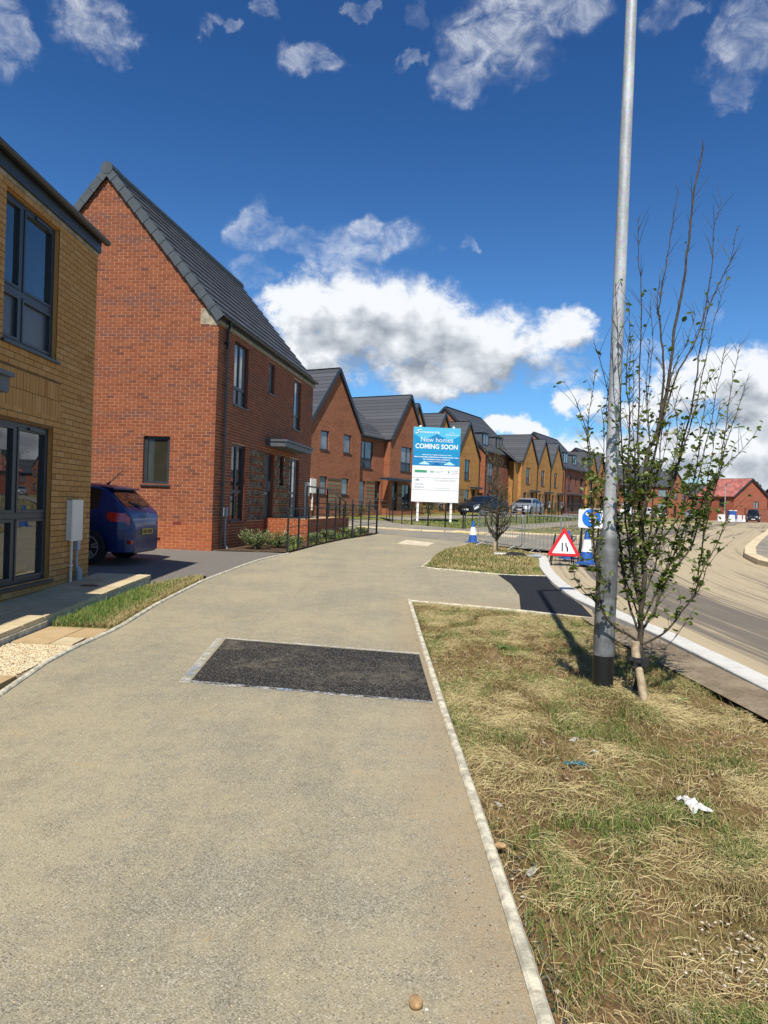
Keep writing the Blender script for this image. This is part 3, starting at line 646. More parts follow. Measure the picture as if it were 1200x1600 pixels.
pave('far_tactile_paving', [(2.75,29.3),(3.95,28.0),(4.3,29.2),(3.15,30.6)], 3, 3, MT['tactile_yel'], .03)
pave('white_tactile_paving', [(4.0,27.9),(5.0,26.8),(5.4,28.0),(4.4,29.1)], 3, 3, MT['tactile'], .03)
# ================================================================ building kit
class Frame:      # wall frame inside a house: u along, d outward, z up
    def __init__(s, o, ux, dx): s.o = Vector(o); s.u = Vector(ux); s.d = Vector(dx)
    def __call__(s, u, d, z): return s.o + s.u*u + s.d*d + Vector((0, 0, z))
def FRONT(y=0.): return Frame((0, y, 0), (1, 0, 0), (0, -1, 0))
def cuts(lo, hi, vals): return [lo]+sorted(v for v in set(vals) if lo+1e-4 < v < hi-1e-4)+[hi]
def backing(house, fr, u0, u1, z0, z1, holes, mat, d=-.004, reveal=.12, name='wall', gable=None, mb=None, rmat=None):
    own = mb is None; mb = mb or MB()
    us = cuts(u0, u1, [h[0] for h in holes]+[h[1] for h in holes]); zs = cuts(z0, z1, [h[2] for h in holes]+[h[3] for h in holes])
    for a, b in zip(us, us[1:]):
        for c, e in zip(zs, zs[1:]):
            um, zm = (a+b)/2, (c+e)/2
            if any(h[0] < um < h[1] and h[2] < zm < h[3] for h in holes): continue
            mb.face([fr(a, d, c), fr(b, d, c), fr(b, d, e), fr(a, d, e)], mat)
    for (a, b, c, e) in [h[:4] for h in holes]:
        for p, q in (((a, c), (a, e)), ((a, e), (b, e)), ((b, e), (b, c)), ((b, c), (a, c))):
            mb.face([fr(p[0], d, p[1]), fr(q[0], d, q[1]), fr(q[0], -reveal, q[1]), fr(p[0], -reveal, p[1])], rmat or mat)
    if gable: mb.face([fr(gable[0], d, gable[3]), fr(gable[1], d, gable[3]), fr(gable[2], d, gable[4])], mat)
    if own: return mb.build(name, parent=house)
def bricks(house, fr, u0, u1, z0, z1, holes, mat, near=None, limit=0, bound=None, jt=.011, name='brick', prot=.0025, soldier=False, stuff='brickwork', skip=None):
    H_ = .075; Wd = .225; cells = []
    n = int(round((z1-z0)/H_))
    for i in range(n):
        za = z0+i*H_; zm = za+H_/2
        a, b = (u0, u1) if not bound else bound(zm)
        spans = [(a, b)]
        for h in holes:
            if h[2] < zm < h[3]:
                ns = []
                for (p, q) in spans:
                    if h[1] <= p or h[0] >= q: ns.append((p, q)); continue
                    if h[0] > p: ns.append((p, h[0]))
                    if h[1] < q: ns.append((h[1], q))
                spans = ns
        offs = (i % 2)*Wd/2
        k = math.floor((u0-offs)/Wd)-1
        while u0-offs*0+k*Wd < u1+Wd:
            p = u0+offs+k*Wd; q = p+Wd; k += 1
            for (a2, b2) in spans:
                aa, bb = max(a2, p), min(b2, q)
                if bb-aa > .035: cells.append((aa+jt/2*(aa > a2+1e-6), bb-jt/2*(bb < b2-1e-6), za+jt/2, za+H_-jt/2, bb-aa > Wd-.001))
    mb = MB(); idx = set()
    if limit:
        mw = house.matrix_basis
        sc = []
        for j, c in enumerate(cells):
            if not c[4]: continue
            p = mw @ fr((c[0]+c[1])/2, 0, (c[2]+c[3])/2)
            if p.y < .5 or abs(p.x/p.y) > .545: continue
            if near and not near(p): continue
            sc.append(((p-Vector((0, 0, EYE))).length, j))
        sc.sort(); idx = set(j for _, j in sc[:limit])
        if idx:
            m2 = MB(); hw, hh = (Wd-jt)/2, (H_-jt)/2
            P = [fr(-hw, -.012, -hh), fr(hw, -.012, -hh), fr(hw, 0, -hh), fr(-hw, 0, -hh), fr(-hw, -.012, hh), fr(hw, -.012, hh), fr(hw, 0, hh), fr(-hw, 0, hh)]
            P = [p-fr.o for p in P]
            m2.v = [tuple(p) for p in P]
            m2.f = [(0,1,2,3),(7,6,5,4),(0,4,5,1),(1,5,6,2),(2,6,7,3),(3,7,4,0)]; m2.m = [0]*6
            bme = m2.mesh(name, mat)
    for j, c in enumerate(cells):
        pr = random.uniform(0, prot)
        if j in idx:
            ob = link(name, bme, house, fr((c[0]+c[1])/2, pr, (c[2]+c[3])/2)); continue
        b = len(mb.v)
        for (u, d, z) in ((c[0],-.012,c[2]),(c[1],-.012,c[2]),(c[1],pr,c[2]),(c[0],pr,c[2]),(c[0],-.012,c[3]),(c[1],-.012,c[3]),(c[1],pr,c[3]),(c[0],pr,c[3])):
            mb.v.append(tuple(fr(u, d, z)))
        for f in ((0,1,2,3),(7,6,5,4),(1,5,6,2),(2,6,7,3),(3,7,4,0)): mb.f.append(tuple(b+q for q in f)); mb.m.append(0)
    if mb.f: tag(mb.build(stuff, mat, house), kind='stuff')
def window(house, fr, u0, u1, z0, z1, cols=(1,), rows=(1,), lower='panel', glass='glass', frame='anthracite', fw_=.055, casement=False, sill=True, rec=.075, vent=False, glasses=None):
    T = lambda a, b, c: tuple(fr(a, b, c))
    mb = MB(); W_, H_ = u1-u0, z1-z0
    def bx(a, b, c, e, d0=-rec-.05, d1=-rec+.012, m=None): m_ = m or mb; m_.box(a, b, d0, d1, c, e, T=T)
    # outer frame: stiles full height, rails between
    bx(u0, u0+fw_, z0, z1); bx(u1-fw_, u1, z0, z1); bx(u0+fw_, u1-fw_, z0, z0+fw_); bx(u0+fw_, u1-fw_, z1-fw_, z1)
    cs = [u0+fw_]; tot = sum(cols)
    for c in cols: cs.append(cs[-1]+(W_-2*fw_)*c/tot)
    rs = [z0+fw_]; tot = sum(rows)
    for r_ in rows: rs.append(rs[-1]+(H_-2*fw_)*r_/tot)
    hm = fw_*.62
    for z in rs[1:-1]: bx(u0+fw_, u1-fw_, z-hm, z+hm)
    for c in cs[1:-1]:
        for a, b in zip(rs, rs[1:]):
            bx(c-hm, c+hm, a+(hm if a != rs[0] else 0), b-(hm if b != rs[-1] else 0), d1=-rec+.010)
    pn = []
    for i, (a, b) in enumerate(zip(cs, cs[1:])):
        for j, (c, e) in enumerate(zip(rs, rs[1:])):
            a1 = a+(hm if i else 0); b1 = b-(hm if i < len(cs)-2 else 0); c1 = c+(hm if j else 0); e1 = e-(hm if j < len(rs)-2 else 0)
            if casement:
                k = .038
                bx(a1+.004, a1+k, c1+.004, e1-.004, d1=-rec+.02); bx(b1-k, b1-.004, c1+.004, e1-.004, d1=-rec+.02)
                bx(a1+k, b1-k, c1+.004, c1+k, d1=-rec+.02); bx(a1+k, b1-k, e1-k, e1-.004, d1=-rec+.02)
                a1 += k; b1 -= k; c1 += k; e1 -= k
            pn.append((a1, b1, c1, e1, i, j))
    if vent: mb.box(u1-W_*.42, u1-W_*.12, -rec+.02, -rec+.045, z1-.075, z1-.045, T=T)
    wo_ = mb.build('window', MT[frame], house)
    for (a, b, c, e, i, j) in pn:
        m2 = MB(); pan = (lower == 'panel' and j == 0 and len(rows) > 1)
        m2.box(a, b, -rec-.035, -rec-.018, c, e, T=T)
        gl = glasses[i] if glasses else glass
        m2.build('panel' if pan else 'pane', MT['panel_grey'] if pan else MT[gl], wo_)
    if sill:
        m3 = MB(); m3.box(u0-.04, u1+.04, -rec+.015, .045, z0-.035, z0-.002, T=T); m3.build('sill', MT[frame], wo_)
    return wo_
def door(house, fr, u0, u1, z0, z1, rec=.12, colr='anthracite', glaze=True):
    T = lambda a, b, c: tuple(fr(a, b, c)); mb = MB()
    mb.box(u0, u0+.06, -rec-.05, -rec+.02, z0, z1, T=T); mb.box(u1-.06, u1, -rec-.05, -rec+.02, z0, z1, T=T); mb.box(u0+.06, u1-.06, -rec-.05, -rec+.02, z1-.06, z1, T=T)
    mb.box(u0+.062, u1-.062, -rec-.04, -rec, z0, z1-.062, T=T)
    d_ = mb.build('door', MT[colr], house)
    if glaze:
        m2 = MB(); m2.box(u0+.35*(u1-u0), u0+.52*(u1-u0), -rec, -rec+.006, z0+.9, z1-.3, T=T); m2.build('pane', MT['glass'], d_)
    m3 = MB(); m3.box(u1-.16, u1-.13, -rec, -rec+.05, z0+.85, z0+1.15, T=T); m3.box(u0+.3, u0+.6, -rec, -rec+.012, z0+.75, z0+.80, T=T); m3.build('handle', MT['alloy'], d_)
    return d_
def slope(mb, P, u0, u1, e, r_, gauge=.33, mat=None, th=.022, joints=0, u0r=None, u1r=None):
    # P(u, v, z): roof plane from eave (v,z)=e to ridge r_; laid as stepped courses; u0r/u1r: limits at the ridge
    ln = math.hypot(r_[0]-e[0], r_[1]-e[1]); n = max(1, int(round(ln/gauge))); k = mb.mi(mat) if mat else 0
    nv, nzv = -(r_[1]-e[1])/ln, (r_[0]-e[0])/ln
    if nzv < 0: nv, nzv = -nv, -nzv
    if u0r is None: u0r = u0
    if u1r is None: u1r = u1
    for i in range(n):
        t0, t1 = i/n, (i+1)/n+.02
        a0, a1 = u0+(u0r-u0)*t0, u1+(u1r-u1)*t0; b0, b1 = u0+(u0r-u0)*min(1, t1), u1+(u1r-u1)*min(1, t1)
        def pt(t, h_): return (e[0]+(r_[0]-e[0])*t+nv*h_, e[1]+(r_[1]-e[1])*t+nzv*h_)
        lo, lot, hi = pt(t0, -.01), pt(t0, th), pt(t1, 0)
        m_ = max(1, int(round((a1-a0)/joints))) if joints else 1
        for j in range(m_):
            s0, s1 = j/m_, (j+1)/m_
            g_ = .003 if joints else 0
            f = lambda s, x0, x1: x0+(x1-x0)*s
            dh = random.uniform(-.002, .003) if joints else 0
            A, B = f(s0, a0, a1)+g_, f(s1, a0, a1)-g_; C, D_ = f(s0, b0, b1)+g_, f(s1, b0, b1)-g_
            b = len(mb.v)
            mb.v += [tuple(P(A, *lo)), tuple(P(B, *lo)), tuple(P(B, lot[0], lot[1]+dh)), tuple(P(A, lot[0], lot[1]+dh)), tuple(P(C, hi[0], hi[1]+dh)), tuple(P(D_, hi[0], hi[1]+dh))]
            for q in ((0,1,2,3),(3,2,5,4),(0,3,4),(1,5,2)): mb.f.append(tuple(b+x for x in q)); mb.m.append(k)
def gutter(house, pts, rad=.06, mat='black_plastic', name='gutter'):
    mb = MB(); a, b = Vector(pts[0]), Vector(pts[1]); d = (b-a).normalized(); sd_ = Vector((0, 0, 1)).cross(d); n = 7
    ring = [(math.cos(math.pi+math.pi*i/(n-1))*rad, math.sin(math.pi+math.pi*i/(n-1))*rad) for i in range(n)]
    for r1, r2 in zip(ring, ring[1:]):
        mb.face([a+sd_*r1[0]+Vector((0, 0, r1[1])), b+sd_*r1[0]+Vector((0, 0, r1[1])), b+sd_*r2[0]+Vector((0, 0, r2[1])), a+sd_*r2[0]+Vector((0, 0, r2[1]))])
    for e in (a, b): mb.face([e+sd_*r_[0]+Vector((0, 0, r_[1])) for r_ in ring])
    return mb.build(name, MT[mat], house)
def housebase(name, s=None, loc=None, yaw=29.4, z=0, off=0., label='', cat='house', group=None):
    if s is not None:
        x, y = so_(s, off)
    else: x, y = loc
    e = empty(name, (x, y, z), R(90-yaw)); tag(e, label, cat, group); return e
bpy.context.view_layer.update()
# ================================================================ 1. buff brick house, near left
YH = housebase('brick_house', loc=(-4.322, 10.437-8.2), yaw=0, label='buff yellow brick house with tall grey windows, nearest at the left edge', group='new brick houses')
YH_L = 8.2; fr = FRONT()
wu, wg = (YH_L-2.50, YH_L-1.20, 3.255, 4.945), (YH_L-2.50, YH_L-1.22, .43, 2.375)
wu2, wg2 = (1.2, 2.5, 3.255, 4.945), (1.2, 2.5, .43, 2.375)
dr = (3.6, 4.6, .33, 2.4)
sold = (YH_L-2.62, YH_L-1.035, 2.525, 2.975)
holes = [wu, wg, wu2, wg2, dr]
bpy.context.view_layer.update()
backing(YH, fr, 0, YH_L, .1, 5.02, holes, MT['mortar_brown'], rmat=MT['brick_buff'])
bricks(YH, fr, 0, YH_L, .15, 5.025, holes+[sold], MT['brick_buff'], limit=300, jt=.011)
mb = MB()      # panel of upright bricks over the ground floor window
n = int((sold[1]-sold[0])/.075)
for r_ in range(2):
    for i in range(n):
        a = sold[0]+i*(sold[1]-sold[0])/n; z = sold[2]+r_*.225
        ob = MB(); pr = random.uniform(0, .004); ob.box(a+.005, a+(sold[1]-sold[0])/n-.005, -.012, pr, z+.005, z+.220, T=lambda p, q, t: tuple(fr(p, q, t)))
        ob.build('soldier_brick', MT['brick_buff'], YH)
window(YH, fr, *wu, cols=(.36,.64), rows=(.36,.64), casement=True, vent=True)
window(YH, fr, *wg, cols=(.5,.5) if False else (.36,.64), rows=(.42,.58), lower='glass', casement=True, vent=True)
window(YH, fr, *wu2, cols=(.36,.64), rows=(.36,.64), casement=True)
window(YH, fr, *wg2, cols=(.36,.64), rows=(.42,.58), lower='glass', casement=True)
door(YH, fr, *dr)
mb = MB()       # shell: rear, ends, roof deck
D_ = 6.0
mb.face([(0,0,.1),(0,D_,.1),(0,D_,5.02),(0,0,5.02)]); mb.face([(0,D_,.1),(YH_L,D_,.1),(YH_L,D_,5.02),(0,D_,5.02)]); mb.face([(0,0,5.02),(0,D_,5.02),(0,D_/2,7.05)])
mb.build('rear_wall', MT['far_orange'], YH)
frE = Frame((YH_L, 0, 0), (0, 1, 0), (1, 0, 0))
backing(YH, frE, 0, D_, .1, 5.02, [], MT['mortar_brown'], name='end_wall', gable=(0, D_, D_/2, 5.02, 7.05))
bricks(YH, frE, 0, D_, .15, 7.0, [], MT['brick_buff'], bound=lambda z: (0, D_) if z < 5.02 else (3*(z-5.02)/2.03, D_-3*(z-5.02)/2.03), stuff='end_brickwork')
mb = MB(); mb.box(-.1, YH_L+.001, -.012, .01, 5.022, 5.074); mb.build('mortar_strip', MT['plaster'], YH)
mb = MB(); mb.box(-.1, YH_L+.02, -.045, -.001, 5.075, 5.26); mb.build('fascia', MT['anthracite'], YH)
gutter(YH, ((-.1, -.105, 5.262), (YH_L+.075, -.105, 5.262)), .058)
mb = MB()
slope(mb, lambda u, v, z: (u, v, z), -.1, YH_L+.06, (-.07, 5.27), (3.0, 7.3), joints=.33); slope(mb, lambda u, v, z: (u, v, z), -.1, YH_L+.06, (6.07, 5.27), (3.0, 7.3))
tag(mb.build('roof', MT['roof_tile'], YH), kind='stuff')
mb = MB(); mb.box(0, 1, 0, 1, 0, 1, T=lambda a, b, c: (YH_L-4.72+a*1.37, -.60+b*.60-.002, 2.68+c*.045)); mb.box(0, 1, 0, 1, 0, 1, T=lambda a, b, c: (YH_L-4.69+a*1.31, -.56+b*.55, 2.525+c*.154)); mb.build('porch_canopy', MT['lead_grey'], YH)
# meter box and its pipes
mb = MB(); u = YH_L-.775; mb.box(u, u+.34, -.075, -.005, .905, 1.455); mb.box(u-.008, u+.348, -.085, -.0755, .897, 1.463)
m_ = mb.build('meter_box', MT['white_plastic'], YH)
mb = MB(); mb.box(u+.02, u+.32, -.089, -.0855, .92, 1.44); mb.build('lid', MT['white_plastic'], m_)
mb = MB(); mb.tube([(u+.10,-.045,.90),(u+.10,-.045,.33)], .016, 8); mb.box(u+.06, u+.14, -.06, -.006, .55, .565); mb.build('pipe', MT['white_plastic'], m_)
mb = MB(); mb.box(u+.24, u+.33, -.07, -.006, .76, .90); mb.tube([(u+.285,-.04,.76),(u+.285,-.04,.55),(u+.31,-.07,.46),(u+.31,-.07,.33)], [.02,.02,.045,.045], 8); mb.build('conduit', MT['grey_plastic'], m_)
# ================================================================ 2. red brick house
RH = housebase('brick_house', loc=(-4.07, 16.865), yaw=8.45, label='large red brick house with steep grey roof and black downpipe, beside the driveway', group='new brick houses')
bpy.context.view_layer.update()
L2, D2 = 9.1, 5.85; ZE = 5.80; ZA = 9.40
wins = [(1.11,2.16,3.945,5.575), (3.92,4.50,4.69,5.60), (6.58,7.52,3.945,5.58), (1.13,2.14,.985,2.965), (5.28,5.76,2.02,2.985), (6.42,7.56,.985,2.96)]
drr = (3.84, 4.72, .985, 2.93)
pan1, pan2 = (2.50,3.79,.985,2.935), (4.78,6.38,.985,2.935)
holes = wins+[drr]
backing(RH, fr, 0, L2, .15, 5.82, holes, MT['mortar_pale'], rmat=MT['brick_red'])
bricks(RH, fr, 0, L2, .965, 5.765+.05, holes+[pan1, pan2], MT['brick_red'], stuff='front_brickwork')
bricks(RH, fr, 0, L2, .215, .965, holes, MT['brick_plinth'], stuff='front_plinth_bricks')
for (a, b, c, e) in (pan1, pan2):     # stripes of rough stone-faced brick between brick courses
    k = 0; z = c
    while z < e-.1:
        hh = .15 if k % 2 == 0 else .075
        mb = MB(); u = a
        hs_ = [h for h in holes if h[2] < z+hh/2 < h[3]]
        while u < b-.02:
            u2 = min(b, u+random.uniform(.10, .24) if hh > .1 else u+.225)
            if not any(h[0] < (u+u2)/2 < h[1] for h in hs_):
                pr = random.uniform(.0, .03) if hh > .1 else .004
                if hh > .1:
                    for zz in (z, z+.075): mb.box(u+.004, u2-.004, -.012, random.uniform(0, .03), zz+.004, zz+.071, T=lambda p, q, t: tuple(fr(p, q, t)))
                else: mb.box(u+.005, u2-.005, -.012, pr, z+.005, z+hh-.005, T=lambda p, q, t: tuple(fr(p, q, t)))
            u = u2
        if mb.f: tag(mb.build('stone_stripe' if hh > .1 else 'brick_stripe', MT['rough_stone'] if hh > .1 else MT['brick_red'], RH), kind='stuff')
        z += hh; k += 1
window(RH, fr, *wins[0], cols=(.5,.5), rows=(.27,.73), fw_=.06, glass='glass_sky')
window(RH, fr, *wins[1], glass='glass_sky'); window(RH, fr, *wins[2], cols=(.3,.7), rows=(.27,.73), glass='glass_sky')
window(RH, fr, *wins[3], cols=(.5,.5), rows=(.38,.62), lower='glass', fw_=.06)
window(RH, fr, *wins[4]); window(RH, fr, *wins[5], cols=(.4,.6), rows=(.42,.58), lower='glass', glass='glass_blind')
door(RH, fr, *drr)
# gable facing the camera side
frG = Frame((0, 0, 0), (0, 1, 0), (-1, 0, 0))
gw = (1.125, 1.80, 1.83, 3.01)
def gb(z): return (0, D2) if z < ZE else ((z-ZE)/(ZA-ZE)*D2/2, D2-(z-ZE)/(ZA-ZE)*D2/2)
backing(RH, frG, 0, D2, .1, ZE, [gw], MT['mortar_pink'], name='gable_wall', gable=(0, D2, D2/2, ZE, ZA), rmat=MT['brick_red'])
def vis(p): return p.x/p.y > -.425 and not (p.x/p.y < -.345 and p.z < 1.65)
blk = (0, .46, 5.66, 6.04)
bricks(RH, frG, 0, D2, .965, ZA-.09, [gw, blk], MT['brick_red'], limit=300, near=vis, bound=gb, stuff='gable_brickwork', jt=.0125)
bricks(RH, frG, 0, D2, .215, .965, [], MT['brick_plinth'], stuff='gable_plinth_bricks', jt=.0125)
window(RH, frG, *gw, fw_=.085, glass='glass_dark')
for u_ in (.78, 3.1): mb = MB(); mb.box(u_, u_+.215, -.01, .0045, .897, .962, T=lambda a, b, c: tuple(frG(a, b, c))); mb.build('air_brick', MT['air'], RH)
mb = MB(); mb.face([frG(0,.002,5.66), frG(.45,.002,5.66), frG(.45,.002,6.04), frG(.20,.002,6.04), frG(0,.002,5.80)]); mb.build('mortar_corner', MT['plaster'], RH)
mb = MB()
for sgn in (0, 1):
    for i in range(26):
        t0, t1 = i/26, (i+1)/26; wv = random.uniform(.03, .055)
        f = lambda t: (t*D2/2 if not sgn else D2-t*D2/2, ZE+(ZA-ZE)*t)
        p, q = f(t0), f(t1); s_ = 1 if not sgn else -1
        mb.face([frG(p[0],.006,p[1]), frG(q[0],.006,q[1]), frG(q[0]+s_*wv,.006,q[1]-.01), frG(p[0]+s_*wv,.006,p[1]-.01)])
mb.build('mortar_bedding', MT['plaster'], RH)
mb = MB(); mb.face([(L2,0,.1),(L2,D2,.1),(L2,D2,ZE),(L2,0,ZE)]); mb.face([(0,D2,.1),(L2,D2,.1),(L2,D2,ZE),(0,D2,ZE)]); mb.face([(L2,0,ZE),(L2,D2,ZE),(L2,D2/2,ZA)]); mb.build('rear_wall', MT['far_red'], RH)
pitch = (ZA-ZE)/(D2/2); ov = .11; ridge = (D2/2, ZA+.06); eav = (-ov, ZE-ov*pitch+.17)
nc = 14
for i in range(nc):    # every course of the roof slope is a part
    mb = MB(); t0, t1 = i/nc, (i+1)/nc
    a = (eav[0]+(ridge[0]-eav[0])*t0, eav[1]+(ridge[1]-eav[1])*t0); b = (eav[0]+(ridge[0]-eav[0])*t1, eav[1]+(ridge[1]-eav[1])*t1)
    slope(mb, lambda u, v, z: (u, v, z), .0, L2+.2, a, b, gauge=9, joints=.33, th=.032); mb.build('tile_course', MT['roof_tile'], RH)
mb = MB(); slope(mb, lambda u, v, z: (u, v, z), .0, L2+.2, (D2+ov, eav[1]), ridge); tag(mb.build('rear_roof', MT['roof_tile'], RH), kind='stuff')
for sgn in (0, 1):     # dry verge caps up both edges of the gable
    e2, r2 = (eav if not sgn else (D2+ov, eav[1])), ridge
    d = Vector((0, r2[0]-e2[0], r2[1]-e2[1])); ln = d.length; d.normalize(); nr = Vector((0, -d.z, d.y)) if not sgn else Vector((0, d.z, -d.y))
    n = 14
    for i in range(n):
        mb = MB(); st = ln*i/n; en = ln*(i+1)/n+.03
        base = Vector((0, e2[0], e2[1]))
        def T(a, b, c, base=base, d=d, nr=nr): return tuple(base+Vector((a, 0, 0))+d*b+nr*c)
        mb.box(-.085, -.065, st, en, -.135, .045, T=lambda a, b, c: T(a-(.012 if b == st else 0), b, c+(.012 if b == st and c > 0 else 0)-(.018 if b == st and c < 0 else 0)))
        mb.box(-.0645, .055, st, en, .034, .05, T=lambda a, b, c: T(a, b, c+(.010 if b == st else 0)))
        mb.build('verge_tile', MT['verge_tile'], RH)
for i in range(20):
    mb = MB(); a, b = -.10+i*.465, -.10+(i+1)*.465-.006
    mb.tube([(a, ridge[0], ridge[1]-.03), (b, ridge[0], ridge[1]-.03)], .135 if i else .15, 14); mb.build('ridge_tile', MT['verge_tile'], RH)
mb = MB(); mb.box(.02, L2+.18, -.028, -.001, 5.70, 5.788); mb.build('mortar_strip', MT['plaster'], RH)
mb = MB(); mb.box(.0, L2+.02, -.07, -.03, 5.79, 5.90); mb.build('fascia', MT['anthracite'], RH)
gutter(RH, ((-.02, -.135, 5.885), (L2+.10, -.135, 5.885)), .058)
mb = MB(); mb.tube([(.42,-.135,5.84),(.42,-.12,5.72),(.42,-.075,5.62),(.42,-.07,.30)], .038, 10)
for z in (.9, 1.9, 3.1, 4.3, 5.3): mb.box(.37, .47, -.10, -.002, z, z+.04)
mb.build('downpipe', MT['black_plastic'], RH)
mb = MB(); mb.tube([(.72,-.05,1.15),(.72,-.05,.45),(.75,-.09,.32)], [.022,.022,.04], 8); mb.box(.675, .765, -.09, -.005, 1.12, 1.34); mb.build('conduit', MT['grey_plastic'], RH)
mb = MB(); mb.box(3.83, 6.95, -.60, -.003, 3.13, 3.27); mb.box(3.80, 6.99, -.66, -.002, 3.271, 3.335)
mb.build('porch_canopy', MT['lead_grey'], RH)
mb = MB(); mb.box(8.35, 8.72, -.10, -.003, 1.75, 2.25); mb.box(8.40, 8.52, -.06, -.003, .95, 1.74); mb.build('meter_box', MT['white_plastic'], RH)
# raised landing with retaining wall in front of the red house
PL = housebase('retaining_wall', loc=(-4.07, 16.865), yaw=8.45, label='low red brick retaining wall topped with upright bricks below the door', cat='wall')
bpy.context.view_layer.update()
frp = Frame((3.95, -1.33, 0), (0, 1, 0), (-1, 0, 0)); frq = Frame((3.95, -1.33, 0), (1, 0, 0), (0, -1, 0))
mb = MB(); mb.box(3.96, 9.9, -1.32, -.02, .1, .985); mb.build('core', MT['mortar_pale'], PL)
bricks(PL, frp, 0, 1.32, .26, .935, [], MT['brick_plinth'], limit=60, stuff='brickwork'); bricks(PL, frq, 0, 5.95, .26, .935, [], MT['brick_plinth'], limit=200, stuff='side_brickwork')
for i in range(17): mb = MB(); mb.box(i*.0776+.004, i*.0776+.071, -.1, .002, .936, 1.04, T=lambda a, b, c: tuple(frp(a, b, c))); mb.build('soldier_brick', MT['brick_plinth'], PL)
mb = MB()
for i in range(78): mb.box(i*.0763+.004, i*.0763+.070, -.1, .002, .936, 1.04, T=lambda a, b, c: tuple(frq(a, b, c)))
tag(mb.build('coping_bricks', MT['brick_plinth'], PL), kind='stuff')
mb = MB(); mb.box(4.06, 9.85, -1.2, -.03, .985, 1.01); mb.build('landing', MT['slab'], PL)
HR = housebase('handrail', loc=(-4.07, 16.865), yaw=8.45, label='black metal handrail on the landing of the red house', cat='handrail')
for n_, pts_ in (('rail', [(4.0,-1.25,2.0),(6.6,-1.25,2.0)]), ('rail', [(6.6,-1.25,2.0),(8.6,-1.25,1.75)]), ('rail', [(8.6,-1.25,1.75),(9.6,-1.25,1.6)])):
    mb = MB(); mb.bar(pts_[0], pts_[1], .045, .045); mb.build(n_, MT['rail_black'], HR)
for x_, z_ in ((4.0,2.0),(5.3,2.0),(6.6,2.0),(8.6,1.75),(9.6,1.6)):
    mb = MB(); mb.bar((x_,-1.25,1.0), (x_,-1.25,z_), .05, .05); mb.build('post', MT['rail_black'], HR)
# ================================================================ 3. street of new houses
def simple_shell(h, x0, x1, D_, z0, ze, mat, rear=True):
    mb = MB()
    mb.face([(x0,0.001,z0),(x0,D_,z0),(x0,D_,ze),(x0,0.001,ze)]); mb.face([(x1,0.001,z0),(x1,D_,z0),(x1,D_,ze),(x1,0.001,ze)]); mb.face([(x0,D_,z0),(x1,D_,z0),(x1,D_,ze),(x0,D_,ze)])
    mb.build('side_wall', mat, h)
def gable_unit(h, x0, x1, ze, za, D_, mat, holes, z0, y=0., roofname='roof', verge=True, soft=True):
    f = FRONT(y); xm = (x0+x1)/2
    mb = MB(); backing(None, f, x0, x1, z0, ze, holes, mat, d=0, gable=(x0, x1, xm, ze, za), mb=mb)
    mb.face([(x0,y,z0),(x0,D_,z0),(x0,D_,ze),(x0,y,ze)], mat); mb.face([(x1,y,z0),(x1,D_,z0),(x1,D_,ze),(x1,y,ze)], mat); mb.face([(x0,D_,z0),(x1,D_,z0),(x1,D_,ze),(xm,D_,za),(x0,D_,ze)], mat)
    mb.build('wall', None, h)
    p = (za-ze)/(xm-x0); o_ = .10
    mb = MB(); P = lambda u, v, z: (v, u, z)
    slope(mb, P, y-.12, D_, (x0-o_, ze-o_*p+.12), (xm, za+.12)); slope(mb, P, y-.12, D_, (x1+o_, ze-o_*p+.12), (xm, za+.12))
    tag(mb.build(roofname, MT['roof_tile'], h), kind='stuff')
    for s_ in (x0-o_, x1+o_):
        mb = MB(); a = Vector((s_, y-.125, ze-o_*p+.09)); b = Vector((xm, y-.125, za+.09)); mb.bar(a, b, .05, .20, upv=(0, 0, 1))
        mb.build('verge', MT['anthracite'], h)
    return f
